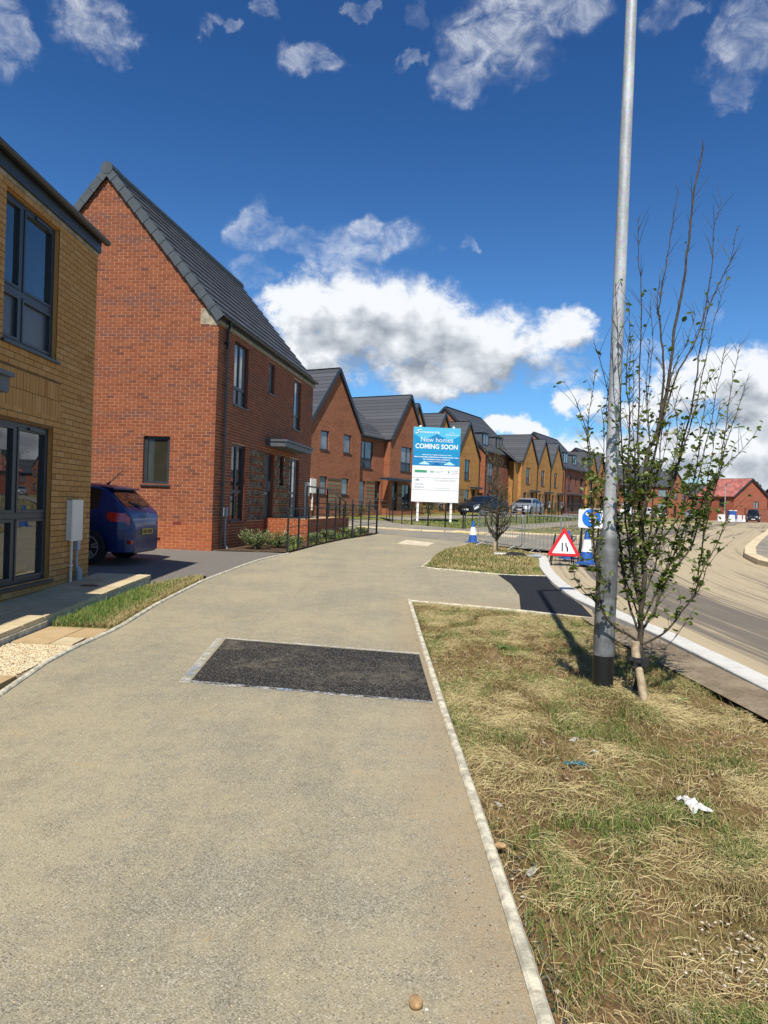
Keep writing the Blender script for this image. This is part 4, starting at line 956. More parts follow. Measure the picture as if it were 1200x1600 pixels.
def eave_unit(h, x0, x1, ze, zr, D_, mat, holes, z0, y=0., ends=(True, True), gmat=None, dormers=()):
    f = FRONT(y); mb = MB(); backing(None, f, x0, x1, z0, ze, holes, mat, d=0, mb=mb); ym = (y+D_)/2
    for i, x in enumerate((x0, x1)):
        if ends[i]:
            mb.face([(x,y,z0),(x,D_,z0),(x,D_,ze),(x,ym,zr),(x,y,ze)], gmat or mat)
    if ends[0] or ends[1]: mb.face([(x0,D_,z0),(x1,D_,z0),(x1,D_,ze),(x0,D_,ze)], mat)
    mb.build('wall', None, h)
    p = (zr-ze)/(ym-y); o_ = .25; mb = MB(); P = lambda u, v, z: (u, v, z)
    slope(mb, P, x0-.12*ends[0], x1+.12*ends[1], (y-o_, ze-o_*p+.12), (ym, zr+.12)); slope(mb, P, x0-.12*ends[0], x1+.12*ends[1], (D_+o_, ze-o_*p+.12), (ym, zr+.12))
    tag(mb.build('roof', MT['roof_tile'], h), kind='stuff')
    if ends[0] or ends[1]:
        for i, x in enumerate((x0-.13, x1+.13)):
            if ends[i]:
                for yy in (y-o_, D_+o_): mb = MB(); mb.bar((x, yy, ze-o_*p+.08), (x, ym, zr+.09), .05, .2); mb.build('verge', MT['anthracite'], h)
    mb = MB(); mb.box(x0, x1, y-.22, y-.005, ze-.10, ze-.06); mb.box(x0, x1, y-.24, y-.221, ze-.14, ze+.02); mb.build('soffit', MT['anthracite'], h)
    gutter(h, ((x0, y-.29, ze+.0), (x1, y-.29, ze+.0)), .055)
    for (dx0, dx1, dz0, dz1) in dormers:
        m2 = MB(); yy = y+.25+(dz0-.35-ze)/p
        m2.box(dx0, dx1, yy, yy+2.6, dz0-.45, dz1+.1); m2.box(dx0-.12, dx1+.12, yy-.14, yy+2.9, dz1+.101, dz1+.22)
        dm = m2.build('dormer', MT['lead_grey'], h)
        fd = FRONT(yy-.09); wn = window(h, fd, dx0+.12, dx1-.12, dz0, dz1, cols=(.5,.5), rows=(1,), rec=.0, sill=False, glass='glass_sky')
        m3 = MB(); m3.box(dx0+.1, dx1-.1, yy-.45, yy-.02, dz0-.56, dz0-.47); m3.build('flashing', MT['white_plastic'], h)
    return f
def pattern(h, f, a, b, z0, z1):     # striped stone panel by ground-floor windows
    mb = MB(); z = z0; k = 0
    while z < z1-.05:
        if k % 2 == 0: mb.box(a, b, .001, .010, z, min(z+.16, z1), T=lambda p, q, t: tuple(f(p, q, t)))
        z += .24 if k % 2 == 0 else .0; k += 1
        if k % 2: continue
    tag(mb.build('stone_stripe', MT['rough_stone'], h), kind='stuff')
def canopy(h, f, a, b, z):
    mb = MB(); mb.box(a, b, .002, .55, z, z+.12, T=lambda p, q, t: tuple(f(p, q, t))); mb.box(a-.05, b+.05, .001, .60, z+.121, z+.17, T=lambda p, q, t: tuple(f(p, q, t))); mb.build('porch_canopy', MT['lead_grey'], h)
def pipe(h, x, z0, z1, y=0): mb = MB(); mb.tube([(x,y-.06,z1),(x,y-.06,z0)], .05, 6); mb.build('downpipe', MT['black_plastic'], h)
GRP = 'new brick houses'
# pair of red houses
A1 = housebase('brick_house', s=0, label='first red brick house beyond the side road, gable with two small upper windows', group=GRP)
h1 = [(-.19,.66,4.55,5.65), (2.22,3.08,4.55,5.65), (-.18,.62,2.0,3.04), (2.15,2.95,2.05,3.04)]
f = gable_unit(A1, -1.33, 4.18, 5.88, 9.28, 9.0, MT['far_red'], h1, .5)
for i, hh in enumerate(h1): window(A1, f, *hh, glass='glass_curtain' if i < 2 else 'glass_blind', frame='anthracite', fw_=.06)
pattern(A1, f, .66, 2.12, 1.15, 3.04)
mm = [(5.05,6.45,3.85,5.58), (4.42,5.65,1.28,3.0)]; d1_ = (6.88,7.62,1.15,3.08)
y_ = .45
f = eave_unit(A1, 4.18, 7.95, 5.86, 8.5, 6.5, MT['far_red'], mm+[d1_], .5, y=y_, ends=(False, False))
window(A1, f, *mm[0], cols=(.35,.65), rows=(.34,.66), glass='glass_curtain'); window(A1, f, *mm[1], cols=(.4,.6), rows=(.2,.8), glass='glass_curtain', lower='glass'); door(A1, f, *d1_, colr='black_plastic')
pattern(A1, f, 5.75, 6.84, 1.2, 3.04); canopy(A1, FRONT(.0), 6.66, 10.7, 3.16)
mb = MB(); mb.box(-1.25, -.75, -.2, -.005, 2.05, 2.85); mb.tube([(-.95,-.1,2.05),(-.95,-.1,1.1)], .05, 6); mb.build('meter_box', MT['white_plastic'], A1)
m2_ = MB()
for x in (2.45, 3.05, 3.65): m2_.box(x, x+.1, -.02, -.001, 3.25, 3.5)
m2_.build('air_brick', MT['far_deep'], A1)
A2 = housebase('brick_house', s=7.95, label='red brick house with gable directly behind the blue billboard', group=GRP)
h2 = [(1.54,3.12,3.9,5.58), (1.9,3.1,1.35,3.0)]; d2_ = (.48,1.22,1.18,3.12)
f = gable_unit(A2, 0, 5.22, 5.88, 9.1, 9.0, MT['far_red'], h2+[d2_], .5)
window(A2, f, *h2[0], cols=(.6,.4), rows=(.34,.66), glass='glass_curtain'); window(A2, f, *h2[1], cols=(.5,.5), rows=(.3,.7), lower='glass'); door(A2, f, *d2_, colr='black_plastic'); pattern(A2, f, 1.25, 1.88, 1.2, 3.04)
# orange-brick row behind, hidden in part by the billboard
def orange(s, off, wdt, ze, za, name_lab, winx=.62, z=0., D_=8.5, side='w'):
    h = housebase('brick_house', s=s, off=off, label=name_lab, group=GRP)
    hs = [(wdt*winx-.65, wdt*winx+.65, ze-2.05, ze-.28), (wdt*.38, wdt*.60, ze-4.75, ze-2.95)]
    dd = (wdt*.70, wdt*.86, ze-4.95, ze-2.9)
    f = gable_unit(h, .02, wdt-.02, ze, za, D_, MT['far_orange'], hs+[dd], .6)
    window(h, f, *hs[0], cols=(.4,.6), rows=(.36,.64), glass='glass'); window(h, f, *hs[1]); door(h, f, *dd, colr='black_plastic')
    pattern(h, f, wdt*.05, wdt*.36, ze-4.7, ze-2.95); canopy(h, f, wdt*.62, wdt*.95, ze-2.82)
    pipe(h, wdt-.02, .8, ze-.1); return h
orange(12.9, -1.83, 4.95, 6.1, 9.25, 'orange brick gable just peeping past the red house behind the billboard')
orange(17.9, -1.83, 4.95, 6.1, 9.18, 'orange brick house whose gable tip shows above the billboard')
orange(23.05, -1.83, 5.27, 6.1, 9.12, 'orange brick gabled house immediately right of the billboard', winx=.47)
C = housebase('brick_house', s=28.45, off=-1.3, label='tall dark red house with two box dormers beside the billboard', group=GRP)
wc = [(.75,2.15,3.95,5.83), (3.15,3.7,4.95,5.78), (6.9,8.4,3.95,5.83), (.75,1.6,1.7,3.3), (3.0,4.0,1.4,3.4), (6.7,7.8,1.4,3.4)]
f = eave_unit(C, 0, 9.0, 6.80, 10.95, 8.45, MT['far_deep'], wc, .6, gmat=MT['far_red'], dormers=((.48,2.05,7.5,8.55),(4.1,5.9,7.5,8.5)))
window(C, f, *wc[0], cols=(.5,.5), rows=(.34,.66), glass='glass_sky'); window(C, f, *wc[1]); window(C, f, *wc[2], cols=(.5,.5), rows=(.34,.66), glass='glass_sky'); window(C, f, *wc[3]); door(C, f, *wc[4]); door(C, f, *wc[5])
pattern(C, f, 1.7, 2.9, 1.5, 3.3); pattern(C, f, 4.2, 6.5, 1.5, 3.3); pipe(C, .12, .9, 6.7); pipe(C, 8.9, .9, 6.7)
lab3 = ['orange brick gabled house, first of three together behind the silver car', 'orange brick gabled house, middle one of three together behind the barriers', 'orange brick gabled house, last of three together before the dormers']
for i, (s, wd_) in enumerate(((35.0, 5.2), (40.22, 4.85), (45.1, 5.1))):
    h = housebase('brick_house', s=s, label=lab3[i], group=GRP)
    wx = wd_*.42; hs = [(wx-.62, wx+.62, 4.22, 5.86), (wd_*.16, wd_*.36, 1.65, 3.3)]; dd = (wd_*.62, wd_*.80, 1.45, 3.35)
    f = gable_unit(h, .02, wd_-.02, 6.36, 9.15, 8.5, MT['far_orange'], hs+[dd], .7)
    window(h, f, *hs[0], cols=(.4,.6), rows=(.36,.64), glass='glass'); window(h, f, *hs[1], glass='glass_dark'); door(h, f, *dd, colr='black_plastic')
    pattern(h, f, wd_*.38, wd_*.58, 1.7, 3.3); canopy(h, f, wd_*.55, wd_*.95, 3.42); pipe(h, wd_-.02, .9, 6.2)
    mb = MB(); mb.box(wd_*.86, wd_*.95, -.2, -.005, 1.9, 2.6); mb.build('meter_box', MT['white_plastic'], h)
    if i == 0:
        mb = MB(); f2 = FRONT(.3)
        backing(None, f2, -1.35, .02, .7, 6.2, [], MT['far_orange'], d=0, mb=mb); mb.build('link_wall', None, h)
        mb = MB(); slope(mb, lambda u, v, z: (u, v, z), -1.35, .0, (0., 6.15), (3.9, 9.2)); tag(mb.build('link_roof', MT['roof_tile'], h), kind='stuff')
E_ = housebase('brick_house', s=51.0, label='tall red brick house with two box dormers left of the lamp column', group=GRP)
we = [(1.5,3.0,4.1,5.9), (5.0,5.6,4.9,5.9), (7.4,8.9,4.1,5.9), (1.4,2.3,1.7,3.4), (3.4,4.4,1.5,3.4), (7.2,8.2,1.5,3.4)]
f = eave_unit(E_, 0, 10.2, 6.70, 10.9, 8.0, MT['far_deep'], we, .8, gmat=MT['far_red'], dormers=((.9,3.1,7.4,8.6),(5.2,7.3,7.4,8.6)))
for i, hh in enumerate(we): (window(E_, f, *hh, cols=(.5,.5), rows=(.34,.66)) if i in (0, 2) else (door(E_, f, *hh) if i in (4, 5) else window(E_, f, *hh)))
pattern(E_, f, 2.4, 3.3, 1.5, 3.3); pattern(E_, f, 4.6, 7.0, 1.5, 3.3); pipe(E_, .1, .9, 6.6); canopy(E_, f, 1.2, 9, 3.55)
lab2 = ['orange brick gabled house between the dormer house and the lamp column', 'orange brick gabled house mostly hidden behind the lamp column']
for i, (s, wd_) in enumerate(((62.2, 5.3), (67.6, 5.2))):
    h = housebase('brick_house', s=s, label=lab2[i], group=GRP); wx = wd_*.5; hs = [(wx-.6, wx+.6, 4.5, 6.1), (wd_*.16, wd_*.36, 1.9, 3.5)]; dd = (wd_*.6, wd_*.8, 1.6, 3.5)
    f = gable_unit(h, .02, wd_-.02, 6.9, 9.65, 8.5, MT['far_orange'], hs+[dd], .8); window(h, f, *hs[0], rows=(.36,.64)); window(h, f, *hs[1]); door(h, f, *dd, colr='black_plastic'); pattern(h, f, wd_*.38, wd_*.58, 1.9, 3.5)
h = housebase('brick_house', s=72.9, label='tall dark roofed red house seen through the street tree', group=GRP)
wz = [(1.2,2.6,4.3,5.9), (5.6,7.0,4.3,5.9), (1.2,2.4,1.8,3.4), (5.2,6.2,1.6,3.5)]
f = eave_unit(h, 0, 11, 6.8, 10.9, 9.0, MT['far_red'], wz, .8, dormers=((1.2,3.2,7.4,8.5),)); [window(h, f, *q) for q in wz[:3]]; door(h, f, *wz[3])
# houses across the end of the street, seen through the tree
def plain(loc, yaw, wd_, D_, ze, zr, mat, lab, z0=.6, roof='roof_tile', gable=False, nwin=3):
    h = housebase('brick_house', loc=loc, yaw=yaw, label=lab, group='houses at the far end of the road')
    hs = []
    for k in range(nwin):
        a = wd_*(k+.3)/nwin; hs.append((a, a+wd_*.16, ze-1.7, ze-.45)); 
        if k != 1: hs.append((a, a+wd_*.18, ze-4.2, ze-2.8))
    dd = (wd_*.46, wd_*.58, ze-4.75, ze-2.8)
    old = MT['roof_tile']
    if roof != 'roof_tile': MT['roof_tile'] = MT[roof]
    f = (gable_unit if gable else eave_unit)(h, 0, wd_, ze, zr, D_, MT[mat], hs+[dd], z0)
    MT['roof_tile'] = old
    for q in hs: window(h, f, *q, glass='glass_sky', fw_=.08)
    door(h, f, *dd, colr='black_plastic'); return h
plain((38.5, 118), 83, 9.5, 8, 6.2, 9.6, 'far_red', 'far red house with grey roof behind the white van')
plain((47.3, 121), 62, 6.2, 8, 5.9, 9.0, 'far_red', 'far red house with gable facing the road, seen through the tree', gable=True)
plain((51.5, 128), 84, 11.0, 8, 4.9, 7.4, 'far_red', 'low far brick house with long grey roof left of the red-roofed house')
# red-roofed house at the right
RR = housebase('brick_house', loc=(58.3, 118.5), yaw=80, label='red brick house with red tiled roof and chimney above the approaching van', group='houses at the far end of the road')
wr_ = [(3.6, 4.6, 3.1, 4.3)]
f = gable_unit(RR, 0, 6.2, 5.1, 7.95, 0.01, MT['far_scarlet'], wr_, .3)
for c in list(RR.children):
    if c.name.startswith(('roof', 'verge', 'wall')): bpy.data.objects.remove(c)
mb = MB(); backing(None, f, 0, 6.2, .3, 5.1, wr_, MT['far_scarlet'], d=0, gable=(0, 6.2, 3.1, 5.1, 7.95), mb=mb)
frL = Frame((0, 0, 0), (-.44, .90, 0), (-.90, -.44, 0)); wl_ = [(1.4,2.6,3.3,4.6), (4.6,5.4,1.4,3.0)]
backing(None, frL, 0, 6.4, .3, 5.1, wl_, MT['far_scarlet'], d=0, mb=mb)
mb.face([(-2.8,5.76,.3),(5.5,5.76,.3),(5.5,5.76,5.1),(-2.8,5.76,5.1)], MT['far_scarlet']); mb.build('wall', None, RR)
window(RR, f, *wr_[0], cols=(.45,.55), glass='glass_blind', fw_=.1)
for q in wl_: window(RR, frL, *q, fw_=.1)
mb = MB(); P = lambda u, v, z: (v-.44*u, .90*u-.1, z)
slope(mb, P, -.2, 6.6, (-.35, 4.98), (3.1, 8.1)); slope(mb, P, -.2, 6.6, (6.55, 4.98), (3.1, 8.1)); tag(mb.build('roof', MT['red_tile'], RR), kind='stuff')
for s_ in (-.35, 6.55): mb = MB(); mb.bar((s_, -.3, 4.9), (3.1, -.3, 8.05), .06, .22); mb.build('verge', MT['anthracite'], RR)
mb = MB(); mb.box(-.4, .5, 4.9, 5.6, 6.5, 8.6); mb.box(-.5, .6, 4.8, 5.7, 8.601, 8.75); mb.build('chimney', MT['anthracite'], RR)
mb = MB(); mb.tube([(.3,2.6,6.2),(.3,2.6,7.1)], .14, 8); mb.build('vent_pipe', MT['black_plastic'], RR)
BW = empty('boundary_wall', (57.2, 112.5, 0), R(8)); tag(BW, 'long red brick boundary wall in front of the red-roofed house', 'wall')
mb = MB(); mb.box(0, 22, 0, .25, .3, 3.0); mb.build('wall_face', MT['far_deep'], BW); mb = MB(); mb.box(-.04, 22.04, -.04, .29, 3.001, 3.12); mb.build('coping', MT['far_scarlet'], BW)
plain((68.3, 121), 84, 9, 8, 4.7, 7.0, 'far_scarlet', 'red roofed brick house cut by the right edge, behind the dark van', roof='red_tile')
TREE = [
 (0.029, 0.006, [(2.083,5.72,0.076),(2.096,5.71,0.302),(2.101,5.722,0.533),(2.099,5.715,0.792),(2.118,5.724,1.05),(2.086,5.725,1.349),(2.085,5.703,1.674),(2.087,5.701,1.997),(2.173,5.733,2.214),(2.233,5.71,2.537),(2.275,5.709,3.025),(2.34,5.74,3.395),(2.363,5.719,3.748),(2.403,5.733,4.175),(2.45,5.719,4.512)]),
 (0.013, 0.003, [(2.101,5.72,0.517),(1.972,5.681,0.587),(1.835,5.617,0.67),(1.741,5.592,0.812),(1.679,5.557,1.101),(1.62,5.499,1.402),(1.597,5.48,1.575),(1.562,5.477,1.944),(1.527,5.453,2.162),(1.442,5.48,2.413)]),
 (0.004, 0.0015, [(1.61,5.72,2.115),(1.57,5.524,2.345),(1.576,5.462,2.631)]),
 (0.012, 0.003, [(2.104,5.72,0.585),(2.022,5.741,0.76),(1.985,5.815,1.01),(1.945,5.839,1.296),(1.908,5.889,1.557),(1.885,5.935,1.984),(1.845,5.929,2.409),(1.818,5.937,2.622),(1.692,5.916,2.954)]),
 (0.011, 0.002, [(2.108,5.72,0.74),(2.026,5.712,1.048),(1.963,5.678,1.306),(1.922,5.677,1.56),(1.892,5.655,1.865),(1.839,5.604,2.264),(1.807,5.605,2.696),(1.778,5.609,3.068),(1.766,5.639,3.374)]),
 (0.011, 0.002, [(2.101,5.72,1.05),(2.095,5.747,1.307),(2.083,5.785,1.565),(2.066,5.802,1.878),(2.055,5.84,2.389),(2.062,5.865,2.829),(2.044,5.864,3.391),(2.021,5.873,3.672),(2.003,5.873,3.976)]),
 (0.01, 0.002, [(2.185,5.72,2.29),(2.211,5.716,2.65),(2.176,5.687,2.858),(2.142,5.677,3.099),(2.12,5.654,3.168),(2.141,5.64,3.392),(2.158,5.627,3.575),(2.186,5.607,3.825),(2.225,5.634,4.124)]),
 (0.012, 0.002, [(2.101,5.72,1.566),(2.156,5.763,1.879),(2.195,5.784,2.142),(2.262,5.795,2.406),(2.37,5.825,2.743),(2.479,5.828,2.931),(2.576,5.877,3.161),(2.599,5.873,3.324),(2.622,5.861,3.673),(2.617,5.853,3.937),(2.687,5.884,4.136)]),
 (0.012, 0.002, [(2.096,5.72,1.05),(2.129,5.708,1.258),(2.187,5.64,1.468),(2.267,5.636,1.725),(2.319,5.588,2.079),(2.365,5.546,2.361),(2.386,5.52,2.671),(2.427,5.531,2.987),(2.493,5.535,3.258),(2.595,5.502,3.518),(2.654,5.525,3.795)]),
 (0.011, 0.002, [(2.113,5.72,0.611),(2.21,5.72,0.78),(2.316,5.764,1.022),(2.469,5.767,1.241),(2.567,5.806,1.451),(2.645,5.828,1.69),(2.717,5.82,1.902),(2.775,5.84,2.246),(2.787,5.812,2.526),(2.848,5.803,2.97)]),
 (0.009, 0.002, [(2.12,5.72,0.689),(2.266,5.793,0.97),(2.419,5.838,1.287),(2.545,5.914,1.58),(2.668,5.991,2.015),(2.74,6.024,2.351),(2.774,6.006,2.641),(2.823,6.002,2.982)]),
 (0.011, 0.002, [(2.107,5.72,0.497),(2.198,5.705,0.539),(2.287,5.653,0.629),(2.401,5.648,0.787),(2.483,5.616,0.932),(2.499,5.565,1.1),(2.57,5.568,1.243),(2.636,5.571,1.376),(2.694,5.576,1.614)]),
 (0.007, 0.0015, [(2.545,5.72,1.04),(2.541,5.644,1.328),(2.544,5.562,1.584),(2.557,5.485,1.832),(2.606,5.438,2.136),(2.662,5.42,2.355),(2.741,5.417,2.65)]),
 (0.006, 0.0015, [(2.48,5.72,1.374),(2.515,5.649,1.633),(2.577,5.55,1.86),(2.711,5.512,2.027),(2.858,5.539,2.189)]),
 (0.006, 0.0015, [(1.781,5.72,0.79),(1.733,5.828,0.842),(1.65,5.922,0.933),(1.575,5.9,1.066)]),
 (0.008, 0.002, [(2.097,5.72,1.153),(2.157,5.743,1.413),(2.188,5.777,1.725),(2.221,5.781,1.986),(2.257,5.825,2.305),(2.337,5.825,2.413),(2.382,5.802,2.62)]),
 (0.008, 0.002, [(2.104,5.72,0.843),(2.012,5.657,1.155),(1.964,5.582,1.462),(1.906,5.521,1.76),(1.851,5.44,2.05),(1.852,5.428,2.293),(1.809,5.43,2.536),(1.818,5.401,2.919)]),
 (0.007, 0.002, [(2.117,5.72,0.896),(2.21,5.769,1.101),(2.298,5.86,1.36),(2.35,5.939,1.626),(2.41,5.96,1.951),(2.433,5.968,2.274),(2.379,5.974,2.595)]),
 (0.006, 0.0015, [(2.101,5.72,0.517),(2.14,5.613,0.494),(2.202,5.515,0.501),(2.253,5.463,0.578),(2.347,5.465,0.714)]),
 (0.008, 0.002, [(2.105,5.72,0.688),(2.039,5.804,0.882),(1.973,5.872,1.136),(1.883,5.955,1.395),(1.84,6.031,1.717),(1.843,6.001,2.094),(1.81,6.023,2.42)]),
 (0.007, 0.002, [(2.086,5.72,1.153),(2.096,5.809,1.46),(2.17,5.872,1.779),(2.199,5.949,2.157),(2.198,6.032,2.544),(2.216,6.01,2.972),(2.179,6.007,3.348)]),
 (0.007, 0.002, [(2.136,5.72,1.206),(2.258,5.621,1.421),(2.386,5.536,1.728),(2.379,5.416,2.067),(2.405,5.413,2.36),(2.432,5.413,2.653)]),
 (0.006, 0.0015, [(1.974,5.72,1.768),(1.898,5.84,2.084),(1.823,5.918,2.353),(1.83,5.934,2.579)]),
]
# ================================================================ lamp column
LC = tag(empty('lamp_column', (1.834, 5.79, zg(1.83, 5.79)-.05)), 'tall galvanised steel lamp column with black painted foot beside the young tree', 'lamp post')
mb = MB(); mb.tube([(0,0,.05),(0,0,.335)], .0845, 28); mb.build('painted_foot', MT['black_plastic'], LC, smooth=False)
for p in LC.children[-1].data.polygons: p.use_smooth = len(p.vertices) == 4
mb = MB(); mb.tube([(0,0,.337),(.002,0,1.27),(.004,0,1.31),(.005,0,1.36)], [.084,.084,.078,.054], 28); ob = mb.build('base_section', MT['galv_dull_shaded'], LC)
for p in ob.data.polygons: p.use_smooth = len(p.vertices) == 4
mb = MB(); mb.tube([(.005,0,1.35),(.012,0,3.6),(.02,0,6.0),(.03,0,8.2)], [.052,.048,.043,.038], 28); ob = mb.build('shaft', MT['galvanised'], LC)
for p in ob.data.polygons: p.use_smooth = len(p.vertices) == 4
mb = MB(); aa = [R(-90-30+6*k) for k in range(11)]
for p_, q_ in zip(aa, aa[1:]): mb.face([(.0858*math.cos(p_), .0858*math.sin(p_), .55), (.0858*math.cos(q_), .0858*math.sin(q_), .55), (.0858*math.cos(q_), .0858*math.sin(q_), 1.08), (.0858*math.cos(p_), .0858*math.sin(p_), 1.08)])
mb.tube([(0,-.092,1.02),(0,-.084,1.02)], .008, 8); mb.build('access_door', MT['galv_dull_shaded'], LC)
mb = MB(); mb.bar((.03,0,8.2), (.5,.1,8.35), .06); mb.box(.4, .95, 0, .2, 8.3, 8.4); mb.build('lantern', MT['grey_plastic'], LC)
# ================================================================ young street tree
ST = tag(empty('young_tree', (2.09, 5.72, zg(2.1, 5.7))), 'young upright street tree with sparse green leaves and bare top twigs', 'tree')
z0_ = ST.location
mbT = MB(); mbB = MB(); twigs = []
def curve_pts(pts, n=3):
    P = [Vector(p) for p in pts]; out = []
    for i in range(len(P)-1):
        p0, p1, p2, p3 = P[max(0, i-1)], P[i], P[i+1], P[min(len(P)-1, i+2)]
        for k in range(n):
            t = k/n; out.append(.5*((2*p1)+(-p0+p2)*t+(2*p0-5*p1+4*p2-p3)*t*t+(-p0+3*p1-3*p2+p3)*t**3))
    out.append(P[-1]); return out
leafpos = []
rt_ = random.Random(5)
for (ra, rb, pts) in list(TREE)[1:]:
    for _ in range(1 if len(pts) > 6 else 0):
        dx, dy = rt_.uniform(-.16, .16), rt_.uniform(-.22, .22); i0 = rt_.randrange(1, 4); n_ = len(pts)-i0; cut = max(3, int(n_*rt_.uniform(.55, 1)))
        TREE.append((ra*.55, .0014, [(p[0]+dx*(k/n_), p[1]+dy*(k/n_), p[2]+.02*k) for k, p in enumerate(pts[i0:i0+cut])]))
for bi, (ra, rb, pts) in enumerate(TREE):
    cp = [p-z0_ for p in curve_pts(pts)]
    n = len(cp); rad = [ra+(rb-ra)*(i/(n-1))**.8 for i in range(n)]
    cp = [p+Vector((rt_.uniform(-1, 1), rt_.uniform(-1, 1), 0))*.006 if 0 < i < n-1 else p for i, p in enumerate(cp)]
    tgt = mbT if bi == 0 else MB()
    tgt.tube(cp, rad, 8 if bi == 0 else 6)
    if bi: tgt.build('branch', MT['bark'], ST, smooth=True)
    for i in range(2, n):
        p = cp[i]; d = (cp[i]-cp[i-1]).normalized(); seglen = (cp[i]-cp[i-1]).length; zz = p.z
        if zz < .5: continue
        for k in range(max(1, int(seglen/.030))):
            q = cp[i-1].lerp(p, rt_.random())
            if rt_.random() < .9:
                an = rt_.uniform(0, 6.28); side = Vector((math.cos(an), math.sin(an), rt_.uniform(.1, .7)))
                dd = (d*.9+side*.8).normalized(); ln = rt_.choice([.03, .04, .05, .07, .10, .16, .22])*rt_.uniform(.8, 1.3)
                e = q+dd*ln; m_ = q.lerp(e, .5)+Vector((0, 0, .008))
                mbB.tube([q, m_, e], [.0026, .0019, .0010], 3, cap=False)
                ends = [m_, e]
            else: ends = [q]
            prob = .90*sm((zz-.35)/.25)*(1-sm((zz-1.55)/1.25)) + .09*(1-sm((zz-2.9)/1.1))
            for e in ends:
                while rt_.random() < prob: 
                    leafpos.append((e, d)); 
                    if rt_.random() < .34: break
mbT.build('trunk', MT['bark'], ST, smooth=True)
tag(mbB.build('twigs', MT['bark'], ST), kind='stuff')
def leafmesh(L_, W_, cup):
    m = MB(); pts = [(0,0,0),(.25,.42,.05),(.55,.5,.06),(.82,.3,.03),(1,0,-.06),(.82,-.3,.03),(.55,-.5,.06),(.25,-.42,.05)]
    mid = [(.0,0,0),(.33,0,-cup),(.66,0,-cup),(1,0,-.06)]
    s = lambda p: (p[0]*L_, p[1]*W_, p[2]*L_)
    m.v = [s(p) for p in pts]+[s(mid[1]), s(mid[2])]
    m.f = [(0,8,1),(1,8,9,2),(2,9,3),(3,9,4),(4,9,5),(5,9,6),(6,9,8,7),(7,8,0)]; m.m = [0]*8; return m
LM = [leafmesh(.058, .038, .05), leafmesh(.05, .030, .12), leafmesh(.042, .030, .02), leafmesh(.062, .036, .18)]
LMm = [m.mesh('leaf', MT['leaf']) for m in LM]
rt_.shuffle(leafpos); mbS = MB()
print('LEAVES', len(leafpos))
for i, (p, d) in enumerate(leafpos[:9000]):
    an = rt_.uniform(0, 6.28); tilt = rt_.uniform(-.9, .5); sc = rt_.uniform(.5, 1.0)
    Mx = Matrix.Translation(p) @ Matrix.Rotation(an, 4, 'Z') @ Matrix.Rotation(tilt, 4, 'Y') @ Matrix.Rotation(rt_.uniform(-.8, .8), 4, 'X') @ Matrix.Scale(sc, 4)
    k = rt_.randrange(4)
    if i < 300:
        o = link('leaf', LMm[k], ST); o.matrix_local = Mx
    else:
        b = len(mbS.v); mbS.v += [tuple(Mx @ Vector(v)) for v in LM[k].v]; mbS.f += [tuple(b+x for x in f_) for f_ in LM[k].f]; mbS.m += [0]*8
if mbS.f: tag(mbS.build('leaves', MT['leaf'], ST), kind='stuff')
# stake, strap, cut stub
SK = tag(empty('tree_stake', (2.04, 5.52, zg(2.04, 5.5))), 'short round timber stake leaning against the young tree trunk', 'stake')
mb = MB(); mb.tube([(.02,-.07,-.05),(.0,-.02,.16),(-.025,.04,.36)], [.030,.030,.029], 12); mb.build('post', MT['timber'], SK)
mb = MB(); mb.tube([(-.025,.04,.25),(-.03,.05,.45)], .031, 12); mb.build('stub', MT['timber'], SK)
TS = tag(empty('tree_tie', (2.05, 5.63, zg(2, 5.6)+.30)), 'black rubber tie strapping the stake to the young tree', 'tree tie')
mb = MB()
mb.tube([(-.075,-.09,.01),(-.03,-.135,.0),(.02,-.08,-.01),(.06,.01,-.03),(.095,.10,-.04),(.05,.15,-.04),(-.01,.10,-.02),(-.06,.0,.0),(-.075,-.09,.01)], .020, 6)
mb.box(-.07, .05, -.13, -.07, -.035, .03); mb.build('strap', MT['strap'], TS)
# ================================================================ grasses
def blades(name, P, hmin, hmax, wd, lean, mat, segs=2, parent=None, flat=0.):
    n = len(P); P = np.array(P); ang = np.random.uniform(0, 2*np.pi, n); hh = np.random.uniform(hmin, hmax, n)*(np.random.uniform(.6, 1, n))
    dr_ = np.stack([np.cos(ang), np.sin(ang)], 1); ln = np.random.uniform(.3, 1, n)*lean
    pr_ = np.stack([-dr_[:, 1], dr_[:, 0]], 1); ww = wd*np.random.uniform(.6, 1.3, n)
    V = []; 
    for t, wf in ((0, 1.), (.5, .8), (1., 0.12)):
        z = hh*(t*(1-.35*t*ln/ max(lean, 1e-3)))*(1-flat)+ (flat*.02*np.sin(t*3.1)); x = hh*ln*t*t if not flat else hh*t
        c = P+np.concatenate([dr_*x[:, None], z[:, None]], 1)
        for s_ in (-1, 1): V.append(c+np.concatenate([pr_*(s_*ww*wf/2)[:, None], np.zeros((n, 1))], 1))
    V = np.stack(V, 1)
    f = np.array([(0,1,3,2),(2,3,5,4)]); Fc = (f[None]+np.arange(n)[:, None, None]*6).reshape(-1, 4)
    me = bpy.data.meshes.new(name); me.vertices.add(n*6); me.vertices.foreach_set('co', V.reshape(-1)); me.loops.add(n*8); me.loops.foreach_set('vertex_index', Fc.reshape(-1))
    me.polygons.add(n*2); me.polygons.foreach_set('loop_start', np.arange(0, n*8, 4)); me.polygons.foreach_set('loop_total', np.full(n*2, 4)); me.materials.append(mat); me.update(); me.validate()
    return link(name, me, parent)
